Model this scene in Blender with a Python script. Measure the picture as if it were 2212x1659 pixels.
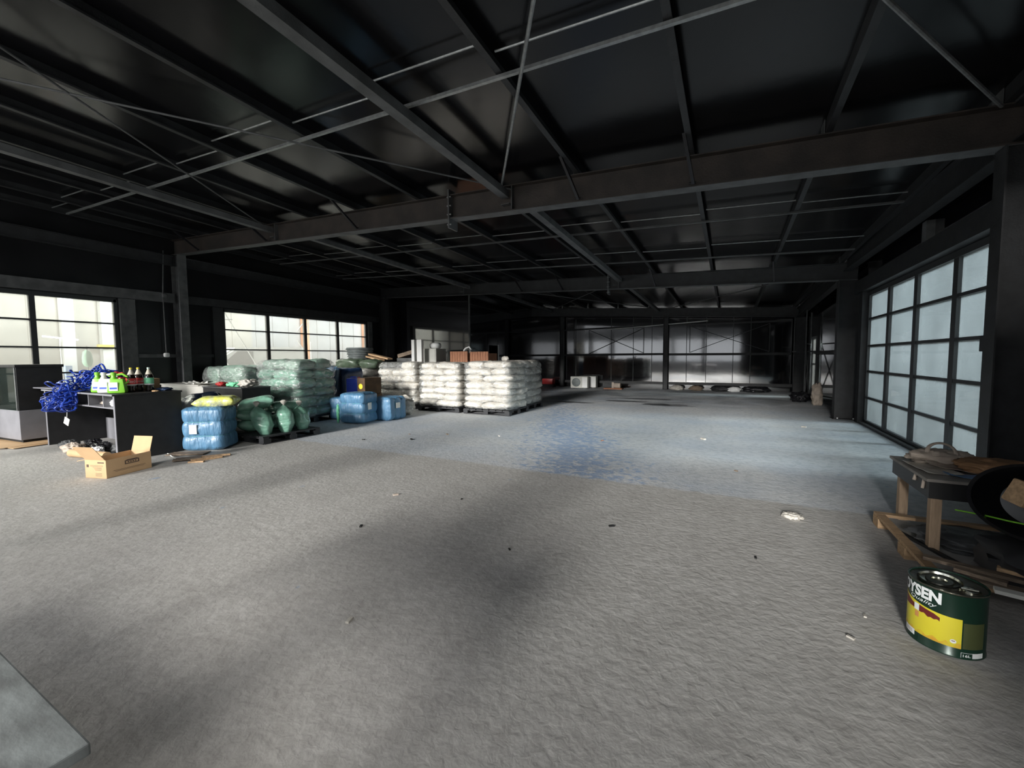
import bpy, bmesh, math, random
from mathutils import Vector, Matrix, noise, Euler
for o in list(bpy.data.objects): bpy.data.objects.remove(o)
SC = bpy.context.scene; COL = SC.collection
PI = math.pi
R = math.radians
# ---------------------------------------------------------------- camera
cd = bpy.data.cameras.new('camera'); cam = bpy.data.objects.new('camera', cd); COL.objects.link(cam)
cd.sensor_width = 36; cd.lens = 36*900/2212; cd.clip_start = .02; cd.clip_end = 200
yaw, pitch, roll = R(-27.62696), R(-3.59859), R(-0.42956)
f = Vector((math.sin(yaw)*math.cos(pitch), math.cos(yaw)*math.cos(pitch), math.sin(pitch)))
r = Vector((math.cos(yaw), -math.sin(yaw), 0)); u = r.cross(f)
r2 = math.cos(roll)*r + math.sin(roll)*u; u2 = -math.sin(roll)*r + math.cos(roll)*u
cam.matrix_world = Matrix(((r2.x, u2.x, -f.x, 0), (r2.y, u2.y, -f.y, 0), (r2.z, u2.z, -f.z, 1.5), (0, 0, 0, 1)))
SC.camera = cam
# ---------------------------------------------------------------- light
vs = SC.view_settings; vs.view_transform = 'Standard'; vs.look = 'None'; vs.gamma = 1; vs.use_curve_mapping = False
vs.exposure = 0.05
W = bpy.data.worlds.new('overcast_sky'); SC.world = W; W.use_nodes = True
bg = W.node_tree.nodes['Background']; bg.inputs[0].default_value = (.91, .95, 1, 1); bg.inputs[1].default_value = 1.25
def sun(name, d, strength, angle, color):
    l = bpy.data.lights.new(name, 'SUN'); l.energy = strength; l.angle = R(angle); l.color = color
    o = bpy.data.objects.new(name, l); COL.objects.link(o)
    o.rotation_euler = Vector(d).to_track_quat('-Z', 'Y').to_euler(); return o
sun('sky_glow_front', (.05, 1, -.25), 6.4, 11, (1, .985, .95))
sun('sky_glow_yard', (-.68, .73, -.72), 2.0, 20, (1, .97, .92))
sun('sky_glow_east', (-1, -.10, -.37), 11, 20, (.84, .93, 1))
sun('sky_glow_west', (1, .1, -.45), 4.2, 20, (1, .97, .9))
# ---------------------------------------------------------------- materials
MT = {}
def mat(name, col, rough=.6, metal=0, spec=.5, noise_amt=0, nscale=5, bump=0, bscale=30, coat=0, col2=None, emit=None, dirt=None, ani=None):
    if name in MT: return MT[name]
    m = bpy.data.materials.new(name); m.use_nodes = True; nt = m.node_tree; b = nt.nodes['Principled BSDF']
    N = nt.nodes.new; L = nt.links.new
    b.inputs['Base Color'].default_value = (*col, 1); b.inputs['Roughness'].default_value = rough
    b.inputs['Metallic'].default_value = metal; b.inputs['Specular IOR Level'].default_value = spec
    b.inputs['Coat Weight'].default_value = coat; b.inputs['Coat Roughness'].default_value = .12
    tc = N('ShaderNodeTexCoord'); mp = N('ShaderNodeMapping'); L(tc.outputs['Object'], mp.inputs[0])
    if ani: mp.inputs['Scale'].default_value = ani
    if noise_amt or col2:
        n = N('ShaderNodeTexNoise'); n.inputs['Scale'].default_value = nscale; n.inputs['Detail'].default_value = 6
        L(mp.outputs[0], n.inputs[0])
        cr = N('ShaderNodeValToRGB'); L(n.outputs[0], cr.inputs[0]); cr.color_ramp.elements[0].position = .35; cr.color_ramp.elements[1].position = .65
        c2 = col2 or tuple(c*(1-noise_amt) for c in col)
        cr.color_ramp.elements[0].color = (*c2, 1); cr.color_ramp.elements[1].color = (*col, 1)
        L(cr.outputs[0], b.inputs['Base Color'])
    if bump:
        n = N('ShaderNodeTexNoise'); n.inputs['Scale'].default_value = bscale; n.inputs['Detail'].default_value = 4
        L(mp.outputs[0], n.inputs[0]); bp = N('ShaderNodeBump'); bp.inputs['Strength'].default_value = min(bump, 1); bp.inputs['Distance'].default_value = .02*max(bump, 1)
        L(n.outputs[0], bp.inputs['Height']); L(bp.outputs[0], b.inputs['Normal'])
    if emit:
        b.inputs['Emission Color'].default_value = (*col, 1); b.inputs['Emission Strength'].default_value = emit
    MT[name] = m; return m
steel = mat('black_painted_steel', (.022, .023, .025), .55, .0, .5, .5, 6, .15, 60)
rust = mat('rusty_dark_steel', (.05, .04, .035), .6, 0, .4, 0, 3, .2, 50, col2=(.028, .024, .022))
steelg = mat('grey_dusty_steel', (.105, .108, .11), .6, 0, .4, .4, 5, .15, 60)
galv = mat('galvanised_rod', (.35, .36, .36), .4, .6, .5, .3, 20)
roofm = mat('glossy_black_roof_sheet', (.006, .006, .007), .20, 0, .25, .4, 1.2, .3, 1.3)
wallm = mat('glossy_black_wall_sheet', (.010, .010, .012), .07, 0, 1.0, .4, 1.5, .10, 1.3, coat=1)
wallm.node_tree.nodes['Principled BSDF'].inputs['IOR'].default_value = 1.75
wallm.node_tree.nodes['Principled BSDF'].inputs['Coat IOR'].default_value = 1.9; wallm.node_tree.nodes['Principled BSDF'].inputs['Coat Roughness'].default_value = .05
walll = mat('dull_black_wall_sheet', (.013, .013, .014), .28, 0, .35, .4, 1.5, .3, 1.6)
wallmat = mat('matt_black_wall', (.011, .011, .012), .6, 0, .3, .5, 1.5)
framem = mat('black_window_frame', (.03, .032, .033), .45)
bwood = mat('black_laminate', (.022, .022, .023), .5, 0, .4, .3, 8)
glam = mat('grey_laminate', (.22, .22, .24), .5, 0, .4, .15, 4)
beige = mat('beige_laminate', (.42, .41, .38), .5, 0, .4, .1, 3)
wood = mat('raw_pine', (.50, .33, .19), .7, 0, .3, .4, 6, .2, 30, ani=(1, 8, 8))
legw = mat('pine_leg_upright', (.42, .30, .20), .7, 0, .3, .35, 5, .2, 30, ani=(9, 9, 1))
woodd = mat('dusty_brown_wood', (.25, .19, .14), .75, 0, .3, .5, 6, .2, 30, ani=(1, 8, 8))
dustt = mat('dusty_grey_board', (.24, .22, .20), .65, 0, .3, .35, 6)
card = mat('cardboard', (.55, .37, .21), .8, 0, .2, .12, 3, .1, 40)
cardd = mat('cardboard_inside', (.36, .23, .13), .85, 0, .2, .2, 4)
cardprint = mat('cardboard_print', (.09, .06, .045), .8)
blueb = mat('blue_bale_plastic', (.085, .205, .34), .42, 0, .5, .18, 6, 1.2, 8, coat=.08, ani=(2.2, 2.2, .5))
bluestrap = mat('teal_strap', (.09, .26, .30), .5)
paper = mat('white_paper', (.72, .71, .66), .7)
dblue = mat('dark_navy_plastic', (.02, .045, .11), .35, 0, .5, .4, 5, .8, 8)
tarpm = mat('blue_tarp', (.05, .14, .25), .4, 0, .5, .6, 2.5, .8, 7)
greenb = mat('green_plastic_sack', (.22, .44, .33), .3, 0, .5, .45, 5, 1, 8, coat=.5)
greenl = mat('pale_green_sack', (.30, .45, .36), .35, 0, .5, .4, 4, .8, 9, coat=.4)
whites = mat('white_woven_sack', (.72, .675, .60), .42, 0, .5, .25, 5, .9, 9, coat=.35)
whiteg = mat('grey_white_sack', (.50, .47, .42), .45, 0, .5, .3, 4, .9, 9, coat=.25)
olive = mat('dark_olive_sack', (.07, .10, .065), .4, 0, .5, .5, 3, .9, 7)
palm = mat('black_plastic_pallet', (.022, .023, .026), .5)
rope = mat('royal_blue_strap', (.018, .06, .42), .4, 0, .5, .5, 12)
ygreen = mat('lime_plastic', (.20, .52, .04), .3, 0, .5)
yellowbag = mat('yellow_clear_bag', (.68, .70, .10), .3, 0, .5, 0, 9, 1, 12, coat=.4, col2=(.38, .40, .30))
redp = mat('red_plastic', (.45, .03, .03), .35)
whitep = mat('white_plastic', (.72, .72, .71), .4, 0, .5, .08, 4)
cola = mat('dark_cola', (.012, .008, .006), .08, 0, .6)
clearp = mat('clear_bottle_neck', (.50, .46, .38), .12, 0, .6)
redlab = mat('red_label', (.62, .04, .04), .5)
mint = mat('mint_label', (.18, .60, .34), .5)
yelcap = mat('yellow_cap', (.80, .62, .05), .4)
silver = mat('silver_cap', (.45, .55, .50), .3)
jblue = mat('blue_jerrycan', (.07, .13, .85), .4, 0, .5, .08, 6)
brownc = mat('dark_brown_carton', (.10, .058, .03), .7, 0, .3, .4, 5)
acm = mat('air_conditioner_white', (.50, .50, .46), .55, 0, .4, .15, 4)
dark = mat('dark_void', (.008, .008, .008), .7)
green_tin = mat('dark_green_tin', (.010, .035, .022), .25, .2, .5, .3, 3)
tinlid = mat('dirty_tin_lid', (.10, .09, .07), .3, .7, .5, .6, 7, .3, 15)
chrome = mat('shiny_tin', (.6, .6, .52), .2, 1)
whitel = mat('label_white', (.70, .72, .72), .5)
yell = mat('label_yellow', (.62, .54, .03), .4, 0, .5, 0, 10, col2=(.60, .51, .03))
oran = mat('label_orange', (.58, .30, .03), .4, 0, .5, 0, 40, col2=(.60, .46, .03))
maroon = mat('label_maroon', (.12, .012, .01), .5)
skin = mat('label_tan', (.55, .25, .08), .5)
oliv2 = mat('label_olive', (.05, .06, .02), .5)
greyt = mat('worn_grey_tabletop', (.15, .165, .165), .6, 0, .4, 0, 7, .08, 20, col2=(.07, .075, .075), ani=(1, 2, 1))
black = mat('black_plastic', (.014, .014, .016), .22)
blackp = mat('black_rubber', (.02, .02, .022), .6)
cream = mat('cream_rag', (.50, .42, .35), .7, 0, .3, .3, 8, .4, 20)
brownp = mat('brown_paper_bag', (.34, .19, .10), .8, 0, .2, .3, 6, .4, 15)
bluep = mat('blue_packet', (.12, .25, .45), .5)
terra = mat('terracotta_board', (.42, .20, .12), .8, 0, .2, .4, 8, ani=(8, 8, 1))
gtub = mat('grey_plastic_tub', (.14, .16, .16), .5, 0, .4, .3, 10)
outwall = mat('neighbour_wall_sheet', (.42, .385, .34), .8, 0, .2, .15, 1.5)
outwall2 = mat('neighbour_wall_grey', (.36, .35, .35), .8, 0, .2, .15, 1.5)
outground = mat('yard_concrete', (.60, .59, .56), .8, 0, .2, .15, 2)
outwhite = mat('yard_white', (.85, .85, .84), .5)
orange = mat('orange_paint', (.75, .30, .12), .6)
hallm = mat('hall_wall_pale', (.72, .78, .80), .8, 0, .2, .1, .6)
lampm = mat('fluorescent_tube', (1, 1, 1), .5, emit=14)
paleblue = mat('pale_blue_paint', (.40, .55, .80), .6)
palegreen = mat('pale_green_bag', (.45, .75, .55), .5)
wetm = mat('wet_black_stain', (.012, .013, .014), .3, 0, .5, .3, 8)

def glassmat(name, milk, col, tint=(1, 1, 1), sc=1.5):
    m = bpy.data.materials.new(name); m.use_nodes = True; nt = m.node_tree; nt.nodes.clear(); N = nt.nodes.new; L = nt.links.new
    out = N('ShaderNodeOutputMaterial'); tr = N('ShaderNodeBsdfTransparent'); tr.inputs[0].default_value = (*tint, 1)
    tl = N('ShaderNodeBsdfTranslucent'); tl.inputs[0].default_value = (*col, 1)
    df = N('ShaderNodeBsdfDiffuse'); df.inputs[0].default_value = (*col, 1)
    gl = N('ShaderNodeBsdfGlossy'); gl.inputs['Roughness'].default_value = .03
    a = N('ShaderNodeMixShader'); a.inputs[0].default_value = .25; L(tl.outputs[0], a.inputs[1]); L(df.outputs[0], a.inputs[2])
    tc = N('ShaderNodeTexCoord'); n = N('ShaderNodeTexNoise'); n.inputs['Scale'].default_value = sc; n.inputs['Detail'].default_value = 5; L(tc.outputs['Object'], n.inputs[0])
    mr = N('ShaderNodeMapRange'); mr.inputs[1].default_value = .3; mr.inputs[2].default_value = .7; mr.inputs[3].default_value = milk*.75; mr.inputs[4].default_value = min(1, milk*1.2); L(n.outputs[0], mr.inputs[0])
    b = N('ShaderNodeMixShader'); L(mr.outputs[0], b.inputs[0]); L(tr.outputs[0], b.inputs[1]); L(a.outputs[0], b.inputs[2])
    c = N('ShaderNodeMixShader'); fr = N('ShaderNodeFresnel'); fr.inputs[0].default_value = 1.25
    L(fr.outputs[0], c.inputs[0]); L(b.outputs[0], c.inputs[1]); L(gl.outputs[0], c.inputs[2]); L(c.outputs[0], out.inputs[0])
    return m
glassL = glassmat('dusty_clear_pane', .22, (.72, .70, .65), (.84, .86, .83))
glassR = glassmat('milky_frosted_pane', .40, (.47, .51, .51), (.92, .97, .97))
glassS = glassmat('showcase_glass', .06, (.6, .75, .68), (.88, .97, .93))
def filmmat():
    m = bpy.data.materials.new('stretch_film'); m.use_nodes = True; nt = m.node_tree; nt.nodes.clear(); N = nt.nodes.new; L = nt.links.new
    out = N('ShaderNodeOutputMaterial'); tr = N('ShaderNodeBsdfTransparent')
    gl = N('ShaderNodeBsdfGlossy'); gl.inputs['Roughness'].default_value = .22
    df = N('ShaderNodeBsdfDiffuse'); df.inputs[0].default_value = (.75, .78, .76, 1)
    tc = N('ShaderNodeTexCoord'); mp = N('ShaderNodeMapping'); mp.inputs['Scale'].default_value = (2, 2, 7); mp.inputs['Rotation'].default_value = (.25, .3, 0); L(tc.outputs['Object'], mp.inputs[0])
    n = N('ShaderNodeTexNoise'); n.inputs['Scale'].default_value = 3; n.inputs['Detail'].default_value = 7; n.inputs['Distortion'].default_value = 1.5; L(mp.outputs[0], n.inputs[0])
    bp = N('ShaderNodeBump'); bp.inputs['Strength'].default_value = 1; bp.inputs['Distance'].default_value = .06; L(n.outputs[0], bp.inputs['Height'])
    L(bp.outputs[0], gl.inputs['Normal'])
    mr = N('ShaderNodeMapRange'); mr.inputs[1].default_value = .42; mr.inputs[2].default_value = .66; mr.inputs[3].default_value = .12; mr.inputs[4].default_value = .62; L(n.outputs[0], mr.inputs[0])
    a = N('ShaderNodeMixShader'); a.inputs[0].default_value = .35; L(gl.outputs[0], a.inputs[1]); L(df.outputs[0], a.inputs[2])
    b = N('ShaderNodeMixShader'); L(mr.outputs[0], b.inputs[0]); L(tr.outputs[0], b.inputs[1]); L(a.outputs[0], b.inputs[2]); L(b.outputs[0], out.inputs[0])
    return m
film = filmmat()

def floormat():
    m = bpy.data.materials.new('worn_concrete_floor'); m.use_nodes = True; nt = m.node_tree; b = nt.nodes['Principled BSDF']; N = nt.nodes.new; L = nt.links.new
    tc = N('ShaderNodeTexCoord'); sep = N('ShaderNodeSeparateXYZ'); L(tc.outputs['Object'], sep.inputs[0])
    def math_(op, a, c=None, cl=False):
        n = N('ShaderNodeMath'); n.operation = op; n.use_clamp = cl
        for i, v in enumerate((a, c)):
            if v is None: continue
            if isinstance(v, (int, float)): n.inputs[i].default_value = v
            else: L(v, n.inputs[i])
        return n.outputs[0]
    def noise_(s, d=6, dist=0, sc=None):
        n = N('ShaderNodeTexNoise'); n.inputs['Scale'].default_value = s; n.inputs['Detail'].default_value = d; n.inputs['Distortion'].default_value = dist
        if sc:
            mp = N('ShaderNodeMapping'); mp.inputs['Scale'].default_value = sc; L(tc.outputs['Object'], mp.inputs[0]); L(mp.outputs[0], n.inputs[0])
        else: L(tc.outputs['Object'], n.inputs[0])
        return n.outputs[0]
    def ramp(v, p0, p1, c0, c1):
        n = N('ShaderNodeValToRGB'); L(v, n.inputs[0]); e = n.color_ramp.elements; e[0].position = p0; e[1].position = p1; e[0].color = (*c0, 1); e[1].color = (*c1, 1); return n.outputs[0]
    def mix(fac, a, c, mode='MIX'):
        n = N('ShaderNodeMix'); n.data_type = 'RGBA'; n.blend_type = mode
        if isinstance(fac, (int, float)): n.inputs[0].default_value = fac
        else: L(fac, n.inputs[0])
        for i, v in ((6, a), (7, c)):
            if isinstance(v, tuple): n.inputs[i].default_value = (*v, 1)
            else: L(v, n.inputs[i])
        return n.outputs[2]
    big = noise_(.55, 5); mid = noise_(3.2, 9, .15); fine = noise_(15, 10, .1); vor = noise_(11, 10, .3)
    rough_c = mix(ramp(mid, .25, .75, (0, 0, 0), (1, 1, 1)), (.405, .392, .372), (.475, .463, .443))
    rough_c = mix(ramp(fine, .38, .62, (0, 0, 0), (1, 1, 1)), mix(1, rough_c, (.86, .855, .85), 'MULTIPLY'), rough_c)
    smooth_c = mix(ramp(big, .35, .65, (0, 0, 0), (1, 1, 1)), (.46, .475, .49), (.56, .565, .565))
    smooth_c = mix(ramp(vor, .44, .5, (0, 0, 0), (1, 1, 1)), mix(1, smooth_c, (.85, .86, .87), 'MULTIPLY'), smooth_c)
    X, Y = sep.outputs[0], sep.outputs[1]
    edge = math_('ADD', Y, math_('MULTIPLY', math_('SUBTRACT', noise_(6, 5), .5), .18))
    # screed joint: smooth painted slab beyond 4.95 m
    step = N('ShaderNodeMapRange'); step.inputs[1].default_value = 4.93; step.inputs[2].default_value = 4.99; L(edge, step.inputs[0])
    base = mix(step.outputs[0], rough_c, smooth_c)
    # worn blue paint band
    uu = math_('ADD', X, math_('MULTIPLY', math_('SUBTRACT', Y, 5.0), .42))
    d = math_('ABSOLUTE', math_('ADD', uu, 1.65))
    band = N('ShaderNodeMapRange'); band.inputs[1].default_value = .25; band.inputs[2].default_value = 1.5; band.inputs[3].default_value = .60; band.inputs[4].default_value = .33; L(d, band.inputs[0])
    far = N('ShaderNodeMapRange'); far.inputs[1].default_value = 8.5; far.inputs[2].default_value = 13.5; far.inputs[3].default_value = 0; far.inputs[4].default_value = .12; L(Y, far.inputs[0])
    th = math_('SUBTRACT', band.outputs[0], far.outputs[0])
    chips = noise_(7.5, 8, 1.0, (1.0, 1.3, 1))
    bl = math_('MULTIPLY', math_('MULTIPLY', math_('SUBTRACT', th, chips), 9, True), step.outputs[0])
    base = mix(math_('MULTIPLY', bl, .75), base, (.20, .29, .45))
    # broad faint blue wash where the paint thinned out
    wash = math_('MULTIPLY', math_('MULTIPLY', math_('SUBTRACT', math_('ADD', noise_(.9, 4), .06), .46), 3, True), step.outputs[0])
    base = mix(math_('MULTIPLY', wash, .38), base, (.33, .40, .50))
    # rare blue spots on the rough screed
    sp = math_('MULTIPLY', math_('SUBTRACT', noise_(1.9, 3, .6), .735), 30, True)
    base = mix(sp, base, (.22, .30, .43))
    # soot and oil streaks in the far bay
    fs = N('ShaderNodeMapRange'); fs.inputs[1].default_value = 12.6; fs.inputs[2].default_value = 15; L(Y, fs.inputs[0])
    st = math_('MULTIPLY', math_('MULTIPLY', math_('SUBTRACT', noise_(.7, 5, .8), .42), 4, True), fs.outputs[0])
    base = mix(math_('MULTIPLY', st, .65), base, (.13, .135, .14))
    # dust specks
    spk = math_('MULTIPLY', math_('SUBTRACT', noise_(38, 3), .76), 20, True)
    base = mix(spk, base, (.10, .09, .085))
    L(base, b.inputs['Base Color'])
    rr = ramp(mid, .3, .7, (.55, .55, .55), (.75, .75, .75)); L(rr, b.inputs['Roughness']); b.inputs['Specular IOR Level'].default_value = .10
    bp = N('ShaderNodeBump'); bp.inputs['Strength'].default_value = .65; bp.inputs['Distance'].default_value = .008
    L(math_('ADD', noise_(26, 10, .4), math_('MULTIPLY', vor, .8)), bp.inputs['Height']); L(bp.outputs[0], b.inputs['Normal'])
    return m
floorm = floormat()
# ---------------------------------------------------------------- mesh helpers
def rrect(t, r=.3):
    """even walk round a rounded square of half size 1"""
    st = 2*(1-r); ar = r*PI/2; P_ = 4*(st+ar); d = (t % 1)*P_; k = int(d//(st+ar)); d -= k*(st+ar)
    if d < st: p = (1, -(1-r)+d)
    else: a = (d-st)/r; p = (1-r+r*math.cos(a), 1-r+r*math.sin(a))
    for _ in range(k): p = (-p[1], p[0])
    return p
class MB:
    def __init__(s): s.bm = bmesh.new()
    def box(s, x0, x1, y0, y1, z0, z1, bev=0):
        M = Matrix.Translation(((x0+x1)/2, (y0+y1)/2, (z0+z1)/2)) @ Matrix.Diagonal((abs(x1-x0), abs(y1-y0), abs(z1-z0), 1))
        g = bmesh.ops.create_cube(s.bm, size=1, matrix=M)
        if bev: bmesh.ops.bevel(s.bm, geom=list({e for v in g['verts'] for e in v.link_edges}), offset=bev, segments=2, affect='EDGES', profile=.6)
        return s
    def obox(s, c, size, rot=(0, 0, 0), bev=0):
        M = Matrix.Translation(c) @ Euler(rot).to_matrix().to_4x4() @ Matrix.Diagonal((*size, 1))
        g = bmesh.ops.create_cube(s.bm, size=1, matrix=M)
        if bev: bmesh.ops.bevel(s.bm, geom=list({e for v in g['verts'] for e in v.link_edges}), offset=bev, segments=2, affect='EDGES', profile=.6)
        return s
    def sect(s, p, q, prof, up=(0, 0, 1)):
        """sweep a closed profile [(side,up)..] from p to q"""
        p, q = Vector(p), Vector(q); d = (q-p).normalized(); sd = d.cross(Vector(up)).normalized(); uv = sd.cross(d)
        a = [s.bm.verts.new(p+sd*x+uv*y) for x, y in prof]; b = [s.bm.verts.new(q+sd*x+uv*y) for x, y in prof]
        n = len(prof)
        for i in range(n): s.bm.faces.new((a[i], a[(i+1) % n], b[(i+1) % n], b[i]))
        s.bm.faces.new(a[::-1]); s.bm.faces.new(b); return s
    def beam(s, p, q, w, h): return s.sect(p, q, [(-w/2, -h/2), (w/2, -h/2), (w/2, h/2), (-w/2, h/2)])
    def ibeam(s, p, q, w, h, t=.014):
        return s.sect(p, q, [(-w/2, 0), (w/2, 0), (w/2, t), (t/2, t), (t/2, h-t), (w/2, h-t), (w/2, h), (-w/2, h), (-w/2, h-t), (-t/2, h-t), (-t/2, t), (-w/2, t)])
    def cchan(s, p, q, w, h, t=.006, lip=.02):
        return s.sect(p, q, [(0, 0), (w, 0), (w, lip), (w-t, lip), (w-t, t), (t, t), (t, h-t), (w-t, h-t), (w-t, h-lip), (w, h-lip), (w, h), (0, h)])
    def tube(s, pts, rad, n=8, closed=False, flat=1):
        pts = [Vector(p) for p in pts]; rings = []; N_ = len(pts)
        ref = Vector((0, 0, 1))
        for i, p in enumerate(pts):
            d = (pts[(i+1) % N_ if closed else min(i+1, N_-1)] - pts[i-1 if (i or closed) else 0]).normalized()
            sd = d.cross(ref)
            if sd.length < .1: sd = d.cross(Vector((1, 0, 0)))
            sd.normalize(); uv = sd.cross(d)
            rr = rad[i] if isinstance(rad, (list, tuple)) else rad
            rings.append([s.bm.verts.new(p+sd*math.cos(a)*rr*flat+uv*math.sin(a)*rr) for a in (k*2*PI/n for k in range(n))])
        for i in range(N_ if closed else N_-1):
            A, B = rings[i], rings[(i+1) % N_]
            for k in range(n): s.bm.faces.new((A[k], A[(k+1) % n], B[(k+1) % n], B[k]))
        if not closed: s.bm.faces.new(rings[0][::-1]); s.bm.faces.new(rings[-1])
        return s
    def lathe(s, prof, c=(0, 0, 0), n=32, cap=True):
        c = Vector(c); rings = [[s.bm.verts.new(c+Vector((r_*math.cos(k*2*PI/n), r_*math.sin(k*2*PI/n), z))) for k in range(n)] for r_, z in prof]
        for A, B in zip(rings, rings[1:]):
            for k in range(n): s.bm.faces.new((A[k], A[(k+1) % n], B[(k+1) % n], B[k]))
        if cap:
            s.bm.faces.new(rings[0][::-1]); s.bm.faces.new(rings[-1])
        return s
    def sup(s, c, size, e1=.45, e2=.35, nu=28, nv=18, fn=None, rot=None):
        """rounded box-like closed surface; fn(Vector unit-space, Vector local) -> Vector local"""
        c = Vector(c); a, b_, h = size[0]/2, size[1]/2, size[2]/2
        sg = lambda v, e: math.copysign(abs(v)**e, v)
        M = rot.to_matrix() if rot else None
        def P(ph, th):
            x = sg(math.cos(ph), e1)*sg(math.cos(th), e2); y = sg(math.cos(ph), e1)*sg(math.sin(th), e2); z = sg(math.sin(ph), e1)
            l = Vector((x*a, y*b_, z*h))
            if fn: l = fn(Vector((x, y, z)), l)
            if M: l = M @ l
            return s.bm.verts.new(c+l)
        rows = []
        for j in range(1, nv):
            ph = -PI/2+PI*j/nv; rows.append([P(ph, -PI+2*PI*i/nu) for i in range(nu)])
        bot, top = P(-PI/2, 0), P(PI/2, 0)
        for A, B in zip(rows, rows[1:]):
            for i in range(nu): s.bm.faces.new((A[i], A[(i+1) % nu], B[(i+1) % nu], B[i]))
        for i in range(nu):
            s.bm.faces.new((bot, rows[0][(i+1) % nu], rows[0][i])); s.bm.faces.new((top, rows[-1][i], rows[-1][(i+1) % nu]))
        return s
    def grid(s, f_, nu, nv, thick=0):
        V = [[s.bm.verts.new(f_(i/nu, j/nv)) for i in range(nu+1)] for j in range(nv+1)]
        fs = [s.bm.faces.new((V[j][i], V[j][i+1], V[j+1][i+1], V[j+1][i])) for j in range(nv) for i in range(nu)]
        if thick:
            bmesh.ops.recalc_face_normals(s.bm, faces=fs)
            bmesh.ops.solidify(s.bm, geom=fs, thickness=thick)
        return s
    def build(s, name, m, parent=None, smooth=False, loc=None, rot=None, mats=None):
        bmesh.ops.recalc_face_normals(s.bm, faces=s.bm.faces)
        me = bpy.data.meshes.new(name); s.bm.to_mesh(me); s.bm.free()
        me.materials.append(m)
        if smooth:
            for p in me.polygons: p.use_smooth = True
            if smooth != 2:
                try: me.set_sharp_from_angle(angle=R(40))
                except Exception: pass
        o = bpy.data.objects.new(name, me); COL.objects.link(o)
        if loc: o.location = loc
        if rot: o.rotation_euler = rot
        if parent: o.parent = parent
        return o
def tag(o, label, cat, group=None):
    o['label'] = label; o['category'] = cat
    if group: o['group'] = group
    return o
def struct(o): o['kind'] = 'structure'; return o
def empty(name, loc, label, cat, group=None, rz=0):
    o = bpy.data.objects.new(name, None); COL.objects.link(o); o.location = loc; o.rotation_euler = (0, 0, rz); o.empty_display_size = .1
    return tag(o, label, cat, group)
def copy_tree(o, parent=None):
    c = o.copy(); COL.objects.link(c); c.parent = parent
    for ch in list(o.children): copy_tree(ch, c)
    return c
def text_bm(txt, size, bold=0, shear=0):
    cu = bpy.data.curves.new('t', 'FONT'); cu.body = txt; cu.size = size; cu.offset = bold; cu.shear = shear; cu.resolution_u = 3
    o = bpy.data.objects.new('t', cu); COL.objects.link(o); dg = bpy.context.evaluated_depsgraph_get(); dg.update()
    me = bpy.data.meshes.new_from_object(o.evaluated_get(dg)); bm = bmesh.new(); bm.from_mesh(me)
    bpy.data.objects.remove(o); bpy.data.meshes.remove(me); bpy.data.curves.remove(cu)
    bmesh.ops.triangulate(bm, faces=bm.faces)
    return bm
def fit_bm(bm, x0, x1, y0, y1):
    xs = [v.co.x for v in bm.verts]; ys = [v.co.y for v in bm.verts]
    for v in bm.verts:
        v.co.x = x0+(v.co.x-min(xs))/(max(xs)-min(xs))*(x1-x0); v.co.y = y0+(v.co.y-min(ys))/(max(ys)-min(ys))*(y1-y0)
    return bm
ORD = ['first', 'second', 'third', 'fourth', 'fifth', 'sixth', 'seventh', 'eighth', 'ninth', 'tenth', 'eleventh', 'twelfth', 'thirteenth']
# ================================================================ SETTING
XL, XR, YB, YF = -13.3, 2.65, -1.0, 20.3
def zb(x, y): return 3.57-.0555*x-.03*(y-5.8)          # underside of the rafters
def roofz(x, y): return zb(x, y)+.56
m = MB(); m.box(XL-.1, XR+.1, -2.6, YF+.1, -.2, 0); struct(m.build('floor', floorm))
# roof sheet
m = MB()
def roof(u_, v_):
    x = XL-.25+u_*(XR-XL+.5); y = YB-.2+v_*(YF-YB+.4); return Vector((x, y, roofz(x, y)))
m.grid(roof, 24, 32, thick=.04); struct(m.build('ceiling', roofm))
def side_wall(name, x0, x1, y0, y1, holes, mt, inner):
    m = MB(); ys = y0
    def top(y): return roofz(inner, y)-.02
    def seg(a, b_, z0, z1=None):
        bm = m.bm; zt0 = z1 if z1 else top(a); zt1 = z1 if z1 else top(b_)
        v = [bm.verts.new(p) for p in ((x0, a, z0), (x1, a, z0), (x1, b_, z0), (x0, b_, z0), (x0, a, zt0), (x1, a, zt0), (x1, b_, zt1), (x0, b_, zt1))]
        for q in ((0, 1, 2, 3), (4, 5, 6, 7), (0, 1, 5, 4), (1, 2, 6, 5), (2, 3, 7, 6), (3, 0, 4, 7)): bm.faces.new([v[i] for i in q])
    for (h0, h1, z0, z1) in holes:
        if h0 > ys: seg(ys, h0, 0)
        if z0 > 0: seg(h0, h1, 0, z0)
        seg(h0, h1, z1); ys = h1
    if ys < y1: seg(ys, y1, 0)
    return struct(m.build(name, mt))
WZ0, WZ1 = .60, 2.98
side_wall('wall_left', XL-.12, XL, YB, YF, [(-.9, 4.62, WZ0, WZ1), (7.03, 12.52, WZ0, WZ1)], walll, XL)
side_wall('wall_right', XR, XR+.12, YB, YF, [(6.62, 11.66, .04, 2.84), (17.75, 18.65, .28, 2.15)], wallm, XR)
m = MB()                                                # far wall with slanting top
bm = m.bm; vv = [bm.verts.new(p) for p in ((XL, YF, 0), (XR, YF, 0), (XR, YF, roofz(XR, YF)), (XL, YF, roofz(XL, YF)))]
vw = [bm.verts.new(v.co+Vector((0, .12, 0))) for v in vv]
bm.faces.new(vv); bm.faces.new(vw)
for i in range(4): bm.faces.new((vv[i], vv[(i+1) % 4], vw[(i+1) % 4], vw[i]))
struct(m.build('wall_far', wallm))
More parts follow.
